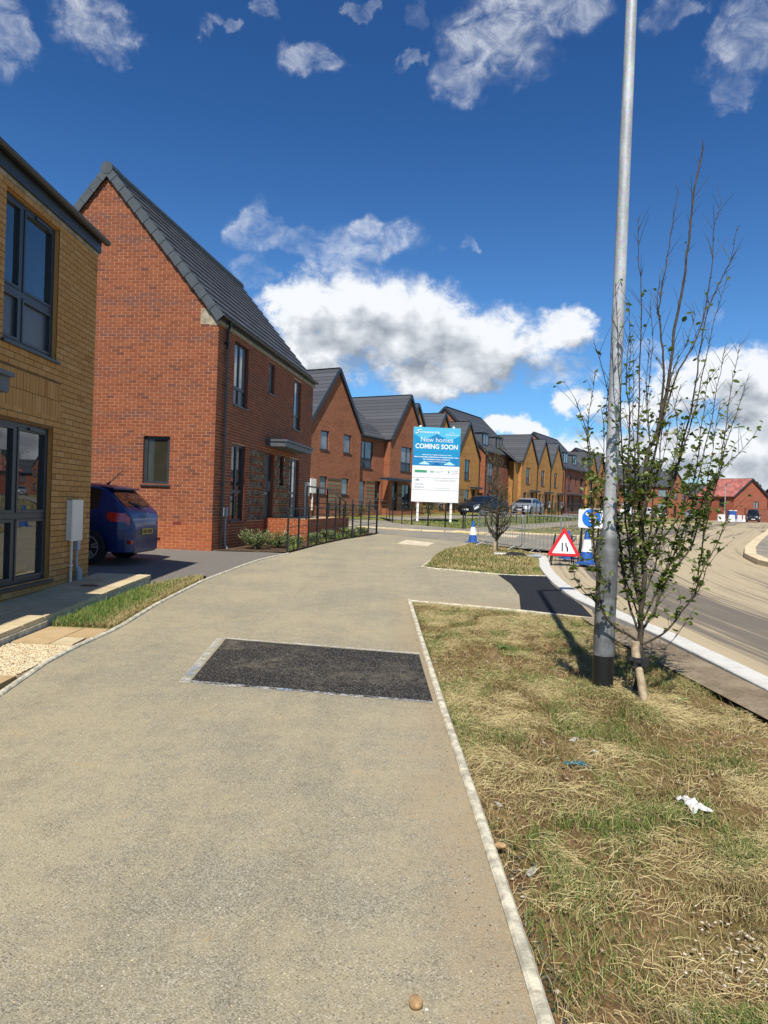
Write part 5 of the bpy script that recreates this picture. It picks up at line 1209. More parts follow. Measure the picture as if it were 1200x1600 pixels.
def straws(name, P, lmin, lmax, wd, mat, lift=.02):
    n = len(P); P = np.array(P); ang = vn(P[:, 0], P[:, 1], 2.6, 8)*9+np.random.normal(0, 1.05, n); L_ = np.random.uniform(lmin, lmax, n); ww = wd*np.random.uniform(.6, 1.4, n)
    bend = np.random.normal(0, .35, n); z0 = np.random.uniform(0, lift, n); z1 = np.random.uniform(0, lift*1.6, n); zm = np.maximum(z0, z1)+np.random.uniform(0, .012, n)
    V = []; a = ang.copy(); c = P[:, :2].copy(); pts_ = [(c, P[:, 2]+z0)]
    for k, z in enumerate((zm, z1)):
        c = c+np.stack([np.cos(a), np.sin(a)], 1)*(L_/2)[:, None]; a = a+bend; pts_.append((c, P[:, 2]+z))
    for k, (c, z) in enumerate(pts_):
        aa = ang+bend*min(k, 1); pr_ = np.stack([-np.sin(aa), np.cos(aa)], 1); wf = (1, .9, .4)[k]
        for s_ in (-1, 1): V.append(np.concatenate([c+pr_*(s_*ww*wf/2)[:, None], (z+s_*ww*.25)[:, None]], 1))
    V = np.stack(V, 1); f = np.array([(0,1,3,2),(2,3,5,4)]); Fc = (f[None]+np.arange(n)[:, None, None]*6).reshape(-1, 4)
    me = bpy.data.meshes.new(name); me.vertices.add(n*6); me.vertices.foreach_set('co', V.reshape(-1)); me.loops.add(n*8); me.loops.foreach_set('vertex_index', Fc.reshape(-1))
    me.polygons.add(n*2); me.polygons.foreach_set('loop_start', np.arange(0, n*8, 4)); me.polygons.foreach_set('loop_total', np.full(n*2, 4)); me.materials.append(mat); me.update(); me.validate()
    return link(name, me)
def vn(x, y, s, seed=0):     # cheap value noise for densities
    x = np.asarray(x)*s+seed*17.3; y = np.asarray(y)*s+seed*9.1
    xi, yi = np.floor(x), np.floor(y); xf, yf = x-xi, y-yi
    def h(a, b): v = np.sin(a*127.1+b*311.7+seed*74.7)*43758.5453; return v-np.floor(v)
    u, v = xf*xf*(3-2*xf), yf*yf*(3-2*yf)
    return (h(xi, yi)*(1-u)+h(xi+1, yi)*u)*(1-v)+(h(xi, yi+1)*(1-u)+h(xi+1, yi+1)*u)*v
def inpoly(x, y, poly):
    ins = np.zeros(len(x), bool); n = len(poly); j = n-1
    for i in range(n):
        xi, yi = poly[i]; xj, yj = poly[j]
        c = ((yi > y) != (yj > y)) & (x < (xj-xi)*(y-yi)/(yj-yi+1e-12)+xi); ins ^= c; j = i
    return ins
zgv = np.vectorize(zg)
def pts_in(poly, n, dens=None, zoff=0., bump_=False):
    xs_ = [p[0] for p in poly]; ys_ = [p[1] for p in poly]
    x = np.random.uniform(min(xs_), max(xs_), n); y = np.random.uniform(min(ys_), max(ys_), n)
    k = inpoly(x, y, poly)
    if dens is not None: k &= np.random.random(n) < dens(x, y)
    x, y = x[k], y[k]; return np.stack([x, y, zgv(x, y)+zoff+(vbump(x, y) if poly is VG else 0)], 1)
VG = [(.58,1.5),(.57,2.1),(.53,3.6),(.50,5),(.46,7.8),(.43,10.18),(1.65,9.78),(2.65,9.3),(2.8,7.7),(3.0,6.2),(3.15,4.6),(3.2,1.5)]
def edgefall(x, y): return np.clip((2.95-.045*(y-4)*1.0+(vn(x, y, 3, 21)-.5)*.5-x)/.35, 0, 1)
def bareness(x, y):
    b = np.clip((vn(x, y, 1.9, 3)*.6+vn(x, y, 6, 11)*.4-.465)*8, 0, 1)*.90*np.clip((8.8-y)/1.5, .25, 1)
    b = np.maximum(b, np.clip(1-np.hypot((x-.75)/.42, (y-6.6)/.8), 0, 1)*2.2)    # scraped patch by the edging
    b = np.maximum(b, np.clip(1-np.hypot((x-1.6)/.9, (y-6.3)/.35), 0, 1)*1.2)
    b = np.maximum(b, np.clip(1-np.hypot((x-.66)/.18, (y-2.7)/1.6), 0, 1)*1.3)
    return np.clip(b, 0, .97)
def clump(x, y, s, seed, lo=.45, k=4): return np.clip((vn(x, y, s, seed)-lo)*k, 0, 1)
near = lambda x, y: np.clip(1.35-y/4.6, .34, 1)
d1 = lambda x, y: (1-bareness(x, y)*.93)*edgefall(x, y)*(.45+.55*clump(x, y, 2.3, 1, .3, 3))*near(x, y)
tag(straws('dry_straw', pts_in(VG, 560000, d1, -.024), .03, .125, .0018, MT['straw'], .018), 'flattened dry yellow straw over the verge beside the path', 'straw', kind='stuff')
d2 = lambda x, y: (1-bareness(x, y)*.9)*edgefall(x, y)*np.maximum(clump(x, y, 3.6, 7, .52, 8), .07)*near(x, y)
tag(blades('verge_grass', pts_in(VG, 600000, d2, -.03), .025, .095, .0030, 1.2, MT['blade']), 'green grass tufts growing through the straw on the verge', 'grass', kind='stuff')
d3 = lambda x, y: (1-bareness(x, y)*.5)*edgefall(x, y)*.8
tag(blades('dry_grass', pts_in(VG, 60000, d3, -.03), .03, .09, .0026, 1.8, MT['dryblade']), 'short withered grass standing on the verge', 'dry grass', kind='stuff')
pc = pts_in(VG, 9000, lambda x, y: .3+.7*bareness(x, y), -.02)
MT['clod'] = straw('clod', [(0, (.10,.06,.03)), (.5, (.20,.13,.07)), (.85, (.30,.23,.14)), (1, (.42,.38,.32))], .95)
tag(scatter_blobs('soil_crumbs', pc, .004, .015, MT['clod']), 'loose soil crumbs and small stones on the verge', 'soil', kind='stuff')
MT['tar_lump'] = straw('tar_lump', [(0, (.03,.03,.03)), (.7, (.08,.075,.066)), (1, (.16,.13,.10))], .9)
lp_ = np.stack([.575+np.abs(np.random.normal(0, .04, 260)), 1.9+1.4*np.random.random(260)**1.5, np.zeros(260)], 1); lp_[:, 2] = zgv(lp_[:, 0], lp_[:, 1])-.024
tag(scatter_blobs('tarmac_crumbs', lp_, .003, .013, MT['tar_lump']), 'dark crumbs of tarmac against the grass side of the edging', 'rubble', kind='stuff')
edge = np.stack([np.random.normal(.42, .06, 520), 1.6+6.6*np.random.random(520)**1.3, np.zeros(520)], 1); edge = edge[edge[:, 0] < .44]; edge[:, 2] = zgv(edge[:, 0], edge[:, 1])+.003
tag(scatter_blobs('path_grit', edge, .0015, .005, MT['clod']), 'loose grit along the edging of the path', 'grit', kind='stuff')
g2_ = np.stack([np.random.uniform(-2.6, .35, 900), np.random.uniform(1.6, 14, 900), np.zeros(900)], 1); g2_[:, 2] = zgv(g2_[:, 0], g2_[:, 1])+.001
tag(scatter_blobs('path_chips', g2_, .002, .005, MT['pebble']), 'scattered tiny stone chips on the path', 'chips', kind='stuff')
IV = [(.9,14.95),(1.33,17.4),(1.93,20.1),(2.88,23.0),(3.4,22.0),(4.0,20.2),(4.05,19.3),(3.7,17.5),(3.1,14.5),(2.55,14.1)]
zi = lambda P: P+np.stack([0*P[:, 0], 0*P[:, 0], .09*np.exp(-((P[:, 0]-2.4)**2+(P[:, 1]-18)**2)/3.2)-.01], 1)
tag(blades('island_grass', zi(pts_in(IV, 60000, lambda x, y: .4+.6*clump(x, y, 1.7, 9, .35))), .04, .11, .010, 1.1, MT['dryblade']), 'dry patchy grass on the little verge round the small tree', 'grass', kind='stuff')
tag(blades('island_green', zi(pts_in(IV, 40000, lambda x, y: clump(x, y, 1.9, 4, .5, 5))), .04, .11, .010, .9, MT['blade']), 'greener grass clumps on the little verge round the small tree', 'grass', kind='stuff')
FL = [(-3.46,7.48),(-2.83,7.48),(-2.92,9.05),(-2.96,11.6),(-3.08,12.05),(-3.48,10.7)]
gr = lambda x, y: np.clip((-3.02-x)/.3+.25, 0, 1)*np.clip(1.45-(y-7.5)/2.4, .12, 1)*(.45+.55*clump(x, y, 2.4, 5, .35))
tag(blades('lush_grass', pts_in(FL, 60000, gr, .01), .05, .15, .006, .6, MT['lush']), 'lush green grass against the patio edge of the buff house', 'grass', kind='stuff')
tag(blades('scorched_grass', pts_in(FL, 45000, lambda x, y: 1-gr(x, y)*.8, .01), .03, .09, .006, 1.2, MT['dryblade']), 'scorched brown grass along the left path edging', 'grass', kind='stuff')
LS = [so_(-3.2,10.1),so_(-1.9,6.5),so_(.2,4.6),so_(60,4.6),so_(60,9.8)]
tag(blades('lawn_grass', pts_in(LS, 90000, None, .02), .05, .12, .03, .9, MT['blade']), 'thin lawn behind the black railings', 'grass', kind='stuff')
SV = [so_(-4.2,12.7),so_(-4.0,15.4),so_(40,15.5),so_(40,12.6)]
tag(blades('spoil_grass', pts_in(SV, 50000, lambda x, y: clump(x, y, .6, 6, .4), .02), .08, .25, .03, 1., MT['dryblade']), 'rough dry grass on the verge beyond the barriers', 'grass', kind='stuff')
# weeds: rosettes with broad leaves
def weed(x, y, n, L_, label, group='broad leaved weeds on the verge', tilt=.35):
    r = tag(empty('weed', (x, y, zg(x, y)-.025)), label, 'weed', group)
    for i in range(n):
        m = MB(); a = 6.28*i/n+random.uniform(-.3, .3); l_ = L_*random.uniform(.6, 1.1); wd_ = l_*.16; pts_ = []
        for k in range(6):
            t = k/5; rr = l_*t; z = l_*(tilt*t*2-tilt*1.7*t*t)+.01; wv = wd_*math.sin(math.pi*min(1, t*.9+.1))*(1 if k % 2 else .8)
            c, s = math.cos(a), math.sin(a); pts_.append(((rr*c-wv*s, rr*s+wv*c, z+wv*.3), (rr*c, rr*s, z), (rr*c+wv*s, rr*s-wv*c, z+wv*.3)))
        for p, q in zip(pts_, pts_[1:]):
            m.face([p[0], p[1], q[1], q[0]]); m.face([p[1], p[2], q[2], q[1]])
        m.build('leaf', MT['weed'], r)
for (x, y, n, L_, lb) in ((1.0,2.02,2,.06,'single broad yellow green leaf at the bottom of the verge'),
                      (2.05,5.1,6,.10,'small weed right of the stake foot'),(1.62,5.62,7,.10,'low green weed left of the lamp column foot'),(2.35,5.6,7,.14,'bushy weed right of the tree trunk'),(1.28,7.3,8,.13,'lone green tuft weed in the scraped middle of the verge')):
    weed(x, y, n, L_, lb)
# ---- litter
def rag(name, x, y, sx, sy, h, mat, label, seed, cat='litter', crumple=.5):
    rr = random.Random(seed); n = 9; m = MB(); pts_ = {}
    for i in range(n):
        for j in range(n):
            u, v = i/(n-1)-.5, j/(n-1)-.5; ed = 1+.25*math.sin(5*u+seed)*math.cos(7*v)
            pts_[i, j] = (u*sx*ed+rr.uniform(-1, 1)*sx*.03, v*sy*ed+rr.uniform(-1, 1)*sy*.05, max(0, h*(.3+.7*abs(math.sin(u*9+seed)*math.cos(v*8+seed*2)))*(1-abs(u)*1.1)+rr.uniform(0, h*.25)))
    for i in range(n-1):
        for j in range(n-1): m.face([pts_[i, j], pts_[i+1, j], pts_[i+1, j+1], pts_[i, j+1]])
    o = m.build(name, mat, None, True, (x, y, zg(x, y)-.02+float(vbump(x, y)))); o.rotation_euler = (0, 0, rr.uniform(0, 3)); return tag(o, label, cat)
MT['paper'] = simple('paper', (.62,.61,.58), .8, var=.06); MT['film'] = simple('pale_film', (.44,.43,.41), .35, var=.15); MT['teal'] = simple('teal_wrapper', (.015,.13,.19), .35, var=.25)
MT['dull_film'] = simple('dull_film', (.33,.35,.36), .4, var=.3)
rag('tissue', 1.62, 3.62, .16, .10, .045, MT['paper'], 'crumpled white tissue lying on the grass at right', 1, 'tissue')
rag('paper_cup', 1.31, 4.66, .09, .04, .018, MT['paper'], 'flattened white paper cup on the straw below the stake', 2, 'litter')
rag('wrapper', 1.17, 4.12, .13, .05, .018, MT['teal'], 'teal plastic wrapper on the straw', 3, 'wrapper')
rag('plastic_scrap', .66, 4.93, .07, .035, .008, MT['film'], 'white plastic scrap beside the edging under the dark patch', 4, 'litter')
rag('plastic_scrap', .68, 2.98, .09, .03, .010, MT['film'], 'pale plastic strip on bare soil near the path edging', 5, 'litter')
rag('plastic_scrap', .64, 3.62, .06, .022, .008, MT['film'], 'small pinkish white scrap by the edging above the pale strip', 6, 'litter')
rag('plastic_bag', 2.15, 6.85, .16, .10, .02, MT['dull_film'], 'dull grey plastic bag scrap left of the lamp column', 7, 'litter')
rag('paper_scrap', .98, 2.14, .07, .03, .012, MT['paper'], 'torn white paper near the bottom of the verge', 8, 'litter')
rag('paper_scrap', 1.36, 4.38, .045, .025, .01, MT['paper'], 'tiny white paper bit right of the teal wrapper', 9, 'litter')
MT['rubble'] = straw('rubble', [(0, (.30,.25,.17)), (.5, (.48,.42,.30)), (1, (.62,.57,.46))], .95)
tag(scatter_blobs('mortar_crumbs', [(1.42+random.gauss(0, .17), 2.42+random.gauss(0, .14), zg(0, 2.4)-.012) for _ in range(170)], .003, .011, MT['rubble']), 'crushed pale mortar crumbs in the low right of the verge', 'rubble', kind='stuff')
def stone(x, y, r_, mat, label, seed, cat='stone'):
    rr = random.Random(seed); bm = bmesh.new(); bmesh.ops.create_icosphere(bm, subdivisions=3, radius=1)
    for v in bm.verts:
        n = v.co.copy(); k = 1+.07*math.sin(n.x*2+seed)+.06*math.cos(n.y*2.2+n.z*1.7)+.02*math.sin(n.z*5+n.x*4)
        v.co = Vector((n.x*r_[0]*k, n.y*r_[1]*k, n.z*r_[2]*k+r_[2]*.8))
    me = bpy.data.meshes.new('stone'); bm.to_mesh(me); bm.free(); me.materials.append(mat)
    for p in me.polygons: p.use_smooth = True
    o = link('stone', me, None, (x, y, zg(x, y))); return tag(o, label, cat)
MT['pebble_brown'] = simple('brown_stone', (.42,.26,.12), .8, var=.3, vs=40, bmp=.2)
stone(.150, 2.13, (.021,.025,.019), MT['pebble_brown'], 'rounded brown stone lying on the path near the bottom edge', 2)
stone(.182, 2.115, (.006,.006,.005), MT['kerb_white'], 'tiny white chip beside the brown stone on the path', 4)
stone(.565, 3.12, (.026,.02,.014), MT['pebble_brown'], 'brown lump of stone against the grass side of the path edging', 5)
# ================================================================ railings (estate fence)
def estate_fence(name, line, spacing, hgt, nr, label, barw=.012, cat='railing', rad=.009, group=None):
    root = tag(empty(name), label, cat, group); pts_ = [Vector(p) for p in line]; pos = []
    for a, b in zip(pts_, pts_[1:]):
        n = max(1, round((b-a).length/spacing))
        for k in range(n): pos.append((a.lerp(b, k/n), (b-a).normalized()))
    pos.append((pts_[-1], (pts_[-1]-pts_[-2]).normalized()))
    big = len(pos) > 60; mp = MB()
    for k, (p, d) in enumerate(pos):
        z = zg(p.x, p.y); m = mp if big else MB(); nr_ = Vector((d.y, -d.x, 0))
        m.bar((p.x, p.y, z-.05), (p.x, p.y, z+hgt), .022+barw, .055, upv=(d.x, d.y, 0))
        if not big: m.build('post', MT['rail_black'], root)
    if big: mp.build('posts', MT['rail_black'], root)
    for r_ in range(nr):
        h_ = hgt*(.16+.80*r_/(nr-1)); m = MB(); m.tube([(p.x, p.y, zg(p.x, p.y)+h_) for p, _ in pos], rad if r_ < nr-1 else rad*1.3, 6); m.build('rail', MT['rail_black'], root)
    return root
estate_fence('railing', [(-2.3,17.14),(-1.84,19.84),(-1.27,22.57),(-.53,25.0),(-.24,26.3)], .95, 1.10, 5, 'black metal railings along the garden of the large red house')
estate_fence('railing', [(-.26,26.4),(-1.2,27.6),(-3.2,29.0),(-6.0,30.6)], 1.3, 1.05, 5, 'black railings turning away down the side road')
estate_fence('railing', [so_(-1.0,.6),so_(.1,4.3),so_(-1.6,5.6),so_(-2.6,7.2),so_(-3.5,10.3)], 1.05, 1.12, 5, 'black railings round the corner of the far lawn below the billboard')
estate_fence('railing', [so_(-3.4,10.35),so_(1,9.95),so_(6,9.9),so_(7,9.9)], 1.05, 1.12, 5, 'black railings along the lawn in front of the dark parked car')
estate_fence('railing', [so_(8.6,9.9),so_(16,9.9),so_(24,9.4),so_(34,9.4)], .85, 1.25, 5, 'black railings along the pavement behind the steel barriers')
# ================================================================ billboard
BB = tag(empty('billboard', (2.78, 39.3, zg(2.7, 39.3)), R(4)), 'tall blue and white development billboard reading New homes coming soon', 'billboard')
bw, bh, bz = 2.62, 4.12, 1.10
mb = MB(); mb.box(-bw/2, bw/2, -.02, .02, bz, bz+bh); mb.build('board', MT['sign_white'], BB)
MT['bb_blue'] = simple('bb_blue', (.006,.27,.52), .4, var=.03); MT['bb_mid'] = simple('bb_mid', (.010,.20,.45), .4, var=.03); MT['bb_light'] = simple('bb_light', (.09,.46,.68), .4, var=.03); MT['bb_dark'] = simple('bb_dark', (.01,.10,.30), .4, var=.03)
MT['bb_pale'] = simple('bb_pale', (.45,.72,.82), .4, var=.03); MT['bb_green'] = simple('bb_green', (.06,.30,.17), .4, var=.03); MT['bb_grey'] = simple('bb_grey', (.22,.24,.26), .5, var=.03); MT['bb_line'] = simple('bb_line', (.12,.13,.14), .5, var=.03)
top = bz+bh
def flat(name, polys, y, mat, parent=BB):
    m = MB()
    for p in polys: m.face([(a*bw-bw/2, y, top-b*bh) for a, b in p])
    return m.build(name, mat, parent)
# coordinates on the board: a across 0..1, b down 0..1
flat('print', [[(0,0),(1,0),(1,.515),(0,.515)]], -.022, MT['bb_blue'])
flat('print', [[(0,0),(1,0),(1,.10),(.78,.17),(.5,.09),(.22,.17),(0,.09)]], -.0235, MT['bb_light'])
flat('print', [[(.32,.16),(.5,.085),(.68,.16),(.62,.17),(.38,.17)],[(.0,.36),(.30,.44),(.5,.36),(.75,.45),(1,.36),(1,.515),(0,.515)]], -.0245, MT['bb_mid'])
flat('print', [[(.14,.49),(.25,.452),(.36,.49),(.36,.498),(.14,.498)],[(.67,.49),(.78,.452),(.89,.49),(.89,.498),(.67,.498)]], -.0255, MT['bb_pale'])
flat('print', [[(.40,.50),(.53,.462),(.60,.50)]], -.0255, MT['bb_dark'])
flat('seam', [[(0,.333),(1,.333),(1,.336),(0,.336)]], -.0262, MT['bb_line'])
flat('seam', [[(0,.675),(1,.675),(1,.679),(0,.679)],[(0,.838),(1,.838),(1,.842),(0,.842)]], -.0235, MT['bb_line'])
flat('logo', [[(.05,.575),(.31,.575),(.31,.61),(.05,.61)]], -.0235, MT['bb_green'])
flat('logo', [[(.385,.575),(.40,.575),(.40,.605),(.385,.605)],[(.405,.59),(.43,.575),(.43,.605),(.405,.605)],[(.44,.585),(.465,.585),(.465,.605),(.44,.605)],[(.75,.57),(.80,.592),(.75,.615),(.76,.592)]], -.0235, MT['bb_green'])
def txt(s, a, b, size, mat, align='LEFT', bold=0., parent=BB, y=-.027, sx=1.):
    c = bpy.data.curves.new('lettering', 'FONT'); c.body = s; c.size = size; c.align_x = align; c.offset = bold; c.resolution_u = 3; c.materials.append(mat)
    tmp = bpy.data.objects.new('lettering', c); COL.objects.link(tmp); bpy.context.view_layer.update(); me_ = bpy.data.meshes.new_from_object(tmp.evaluated_get(bpy.context.evaluated_depsgraph_get())); bpy.data.objects.remove(tmp)
    o = bpy.data.objects.new('lettering', me_); COL.objects.link(o); o.parent = parent; o.rotation_euler = (R(90), 0, 0); o.scale = (sx, 1, 1); o.location = (a*bw-bw/2, y, top-b*bh); return o
W_ = MT['sign_white']
txt('STONEWATER', .135, .080, .145, W_, sx=1.15, bold=.002)
txt('New homes', .5, .195, .38, W_, 'CENTER', -.002, sx=.98)
txt('COMING SOON', .5, .285, .365, W_, 'CENTER', .010, sx=.90)
m = MB()      # the S-shaped mark
m.tube([(.185*bw-bw/2,-.028,top-.045*bh),(.12*bw-bw/2,-.028,top-.04*bh),(.085*bw-bw/2,-.028,top-.055*bh),(.115*bw-bw/2,-.028,top-.068*bh),(.09*bw-bw/2,-.028,top-.085*bh),(.04*bw-bw/2,-.028,top-.085*bh)], [.01,.028,.04,.04,.03,.01], 6); m.build('logo', W_, BB)
def smallprint(rows, a0, mat, y=-.027):
    m = MB(); rr = random.Random(4)
    for (b, a, e, h_) in rows:
        x = a
        while x < e:
            wd_ = rr.uniform(.008, .02); q = h_*rr.choice([.7, 1, .8])
            m.face([(x*bw-bw/2, y, top-b*bh), ((x+wd_)*bw-bw/2, y, top-b*bh), ((x+wd_)*bw-bw/2, y, top-(b-q)*bh), (x*bw-bw/2, y, top-(b-q)*bh)]); x += wd_+rr.choice([.004, .004, .004, .014])
    return tag(m.build('small_print', mat, BB), kind='stuff')
smallprint([(.068,.75,.87,.007),(.098,.68,.97,.010),(.373,.20,.82,.010),(.405,.03,.97,.014),(.435,.22,.78,.012),(.462,.30,.70,.008)], 0, W_)
smallprint([(.545,.36,.66,.006),(.59,.50,.64,.008),(.605,.50,.60,.006),(.585,.82,.97,.009),(.605,.82,.97,.009),(.625,.76,.90,.006),(.705,.47,.95,.006),(.72,.47,.90,.006),(.815,.47,.78,.006)], 0, MT['bb_grey'], -.0245)
txt('Homes', .06, .775, .17, MT['bb_grey'], y=-.0245); txt('England', .06, .815, .17, MT['bb_grey'], y=-.0245)
flat('crest', [[(.075,.695),(.095,.70),(.095,.725),(.075,.72)],[(.10,.69),(.125,.69),(.125,.72),(.10,.72)],[(.13,.70),(.15,.695),(.15,.72),(.13,.725)]], -.0245, MT['bb_grey'])
for xx in (-.93, .92):
    m = MB(); m.box(xx-.06, xx+.06, .025, .12, -.1, top+.09); m.build('post', MT['white_paint'], BB)
# ================================================================ cones, road signs, barriers
def cone(x, y, h_, label):
    r = tag(empty('traffic_cone', (x, y, zg(x, y)+.0), random.uniform(0, 1)), label, 'cone', 'blue and white traffic cones')
    k = h_/.75; m = MB(); m.box(-.19*k, .19*k, -.19*k, .19*k, 0, .035*k); m.build('base', MT['cone_blue'], r)
    m = MB(); m.tube([(0,0,.03*k),(0,0,.27*k)], [.155*k,.118*k], 20); m.build('body', MT['cone_blue'], r)
    m = MB(); m.tube([(0,0,.271*k),(0,0,.54*k)], [.121*k,.075*k], 20); m.build('sleeve', MT['sign_white'], r)
    m = MB(); m.tube([(0,0,.541*k),(0,0,.75*k)], [.072*k,.038*k], 20); m.build('tip', MT['cone_blue'], r); return r
cone(2.93, 23.2, .72, 'blue and white cone at the tip of the little verge'); cone(4.90, 17.05, .82, 'blue and white cone right of the red triangular sign'); cone(4.80, 18.4, .72, 'blue and white cone half hidden behind the red triangular sign')
TSG = tag(empty('triangular_sign', (4.36, 17.1, zg(4.36, 17.1)-.03), R(-8)), 'red bordered triangular road narrows sign on a low black frame', 'road sign')
def prism(m, poly, y0, y1):
    m.face([(x, y0, z) for x, z in poly]); m.face([(x, y1, z) for x, z in poly][::-1])
    for (a, b) in zip(poly, poly[1:]+poly[:1]): m.face([(a[0], y0, a[1]), (b[0], y0, b[1]), (b[0], y1, b[1]), (a[0], y1, a[1])])
def rtri(w_, h_, z, r_, cx=0.):
    P = [Vector((-w_/2, z)), Vector((w_/2, z)), Vector((0, z+h_))]; out = []
    for i in range(3):
        p, a, b = P[i], P[i-1], P[(i+1) % 3]
        s, e = p+(a-p).normalized()*r_, p+(b-p).normalized()*r_
        for k in range(5):
            t = k/4; q = s*(1-t)**2+p*2*t*(1-t)+e*t*t; out.append((q.x+cx, q.y))
    return out
m = MB(); prism(m, rtri(.80, .70, .20, .07), -.012, .012); m.build('plate', MT['sign_red'], TSG)
m = MB(); prism(m, rtri(.56, .49, .262, .03), -.016, -.0125); m.build('face', MT['sign_white'], TSG)
m = MB(); prism(m, [(-.055,.31),(-.025,.31),(-.025,.52),(-.055,.52)], -.019, -.0165)
prism(m, [(.10,.31),(.065,.31),(.065,.385),(.03,.45),(.03,.52),(.058,.52),(.058,.455),(.10,.395)], -.019, -.0165); m.build('symbol', MT['sign_black'], TSG)
m = MB()
for x in (-.28, .24): m.bar((x, .0, 0), (x*.75, .03, .72), .03, .02); m.bar((x, .42, 0), (x*.75, .05, .70), .03, .02)
m.bar((-.28, 0, .09), (.24, 0, .09), .02); m.bar((-.3, .0, .195), (.27, .0, .195), .02); m.build('frame', MT['sign_black'], TSG)
ARS = tag(empty('arrow_sign', (5.05, 17.35, zg(5.05, 17.3)), R(-6)), 'round blue sign with a white arrow on a white backing beside the lamp column', 'road sign')
m = MB(); prism(m, [(-.27,.86),(.27,.86),(.29,.90),(.29,1.28),(.25,1.33),(-.25,1.33),(-.29,1.28),(-.29,.90)], 0, .03); m.build('plate', MT['sign_white'], ARS)
m = MB(); prism(m, [(.02+.225*math.cos(a*6.2832/32), 1.10+.225*math.sin(a*6.2832/32)) for a in range(32)], -.006, -.001); m.build('disc', MT['sign_blue'], ARS)
m = MB(); a = R(-42); rot = lambda p: (.02+p[0]*math.cos(a)-p[1]*math.sin(a), 1.10+p[0]*math.sin(a)+p[1]*math.cos(a))
prism(m, [rot(p) for p in [(-.18,-.028),(.05,-.028),(-.0,-.09),(.07,-.09),(.165,0),(.07,.09),(-.0,.09),(.05,.028),(-.18,.028)]], -.012, -.0065); m.build('arrow', MT['sign_white'], ARS)
m = MB()
for x in (-.2, .2): m.bar((x, .03, 0), (x, .03, .9), .04); m.bar((x, .4, 0), (x, .04, .85), .03)
m.build('frame', MT['sign_black'], ARS)
def barrier(p, q, label):
    p = Vector(p); q = Vector(q); d = (q-p); L_ = d.length; an = math.atan2(d.y, d.x)
    r = tag(empty('crowd_barrier', (p.x, p.y, zg(p.x, p.y)), an), label, 'barrier', 'galvanised pedestrian barriers')
    dz = (zg(q.x, q.y)-zg(p.x, p.y))/L_
    zf = lambda x, z: z+dz*x
    m = MB(); rr_ = .10
    loop = [(rr_,.14),(L_-rr_,.14),(L_-.03,.17),(L_,.24),(L_,.96),(L_-.03,1.03),(L_-rr_,1.06),(rr_,1.06),(.03,1.03),(0,.96),(0,.24),(.03,.17),(rr_,.14)]
    m.tube([(x, 0, zf(x, z)) for x, z in loop], .019, 7); m.build('frame', MT['galv_mid'], r)
    for k in range(int(L_/.125)):
        x = (k+1)*L_/(int(L_/.125)+1); m = MB(); m.tube([(x,0,zf(x,.14)),(x,0,zf(x,1.06))], .007, 5, cap=False); m.build('bar', MT['galv_mid'], r)
    m = MB(); m.tube([(0,0,zf(0,.66)),(L_,0,zf(L_,.66))], .010, 5); m.build('mid_rail', MT['galv_mid'], r)
    for x in (.35, L_-.35):
        m = MB()
        for s in (-1, 1): m.tube([(x,0,zf(x,.14)),(x+.05*s,s*.30,zf(x,0.0))], .014, 6)
        m.build('foot', MT['galv_mid'], r)
barrier((2.98,22.3), (3.93,20.1), 'left galvanised pedestrian barrier beside the small tree'); barrier((3.97,19.95), (5.5,18.55), 'galvanised pedestrian barrier behind the red triangular sign')
barrier((5.6,22.4), (7.4,21.0), 'galvanised barrier farther back behind the arrow sign')
SB = tag(empty('sandbag', (3.30, 17.75, zg(3.3, 17.7)+.02)), 'dark sandbag and white strip dropped on the verge by the kerb end', 'sandbag')
m = MB(); m.tube([(-.35,-.05,.03),(-.1,0,.06),(.2,.05,.05),(.35,.05,.03)], [.03,.10,.09,.03], 8); m.build('sack', MT['strap'], SB)
m = MB(); m.box(-.5, .0, .02, .22, .08, .11); m.build('white_strip', MT['white_paint'], SB); m = MB(); m.box(-.1, .1, -.2, -.08, .0, .04); m.build('teal_rag', MT['teal'], SB)
PT = tag(empty('plastic_pipe', (3.70, 17.85, zg(3.7, 17.8)+.05)), 'short grey plastic pipe lying across the kerb end', 'pipe'); m = MB(); m.tube([(-.35,-.08,0),(.3,.12,.03)], .045, 12); m.build('tube', MT['grey_plastic'], PT)
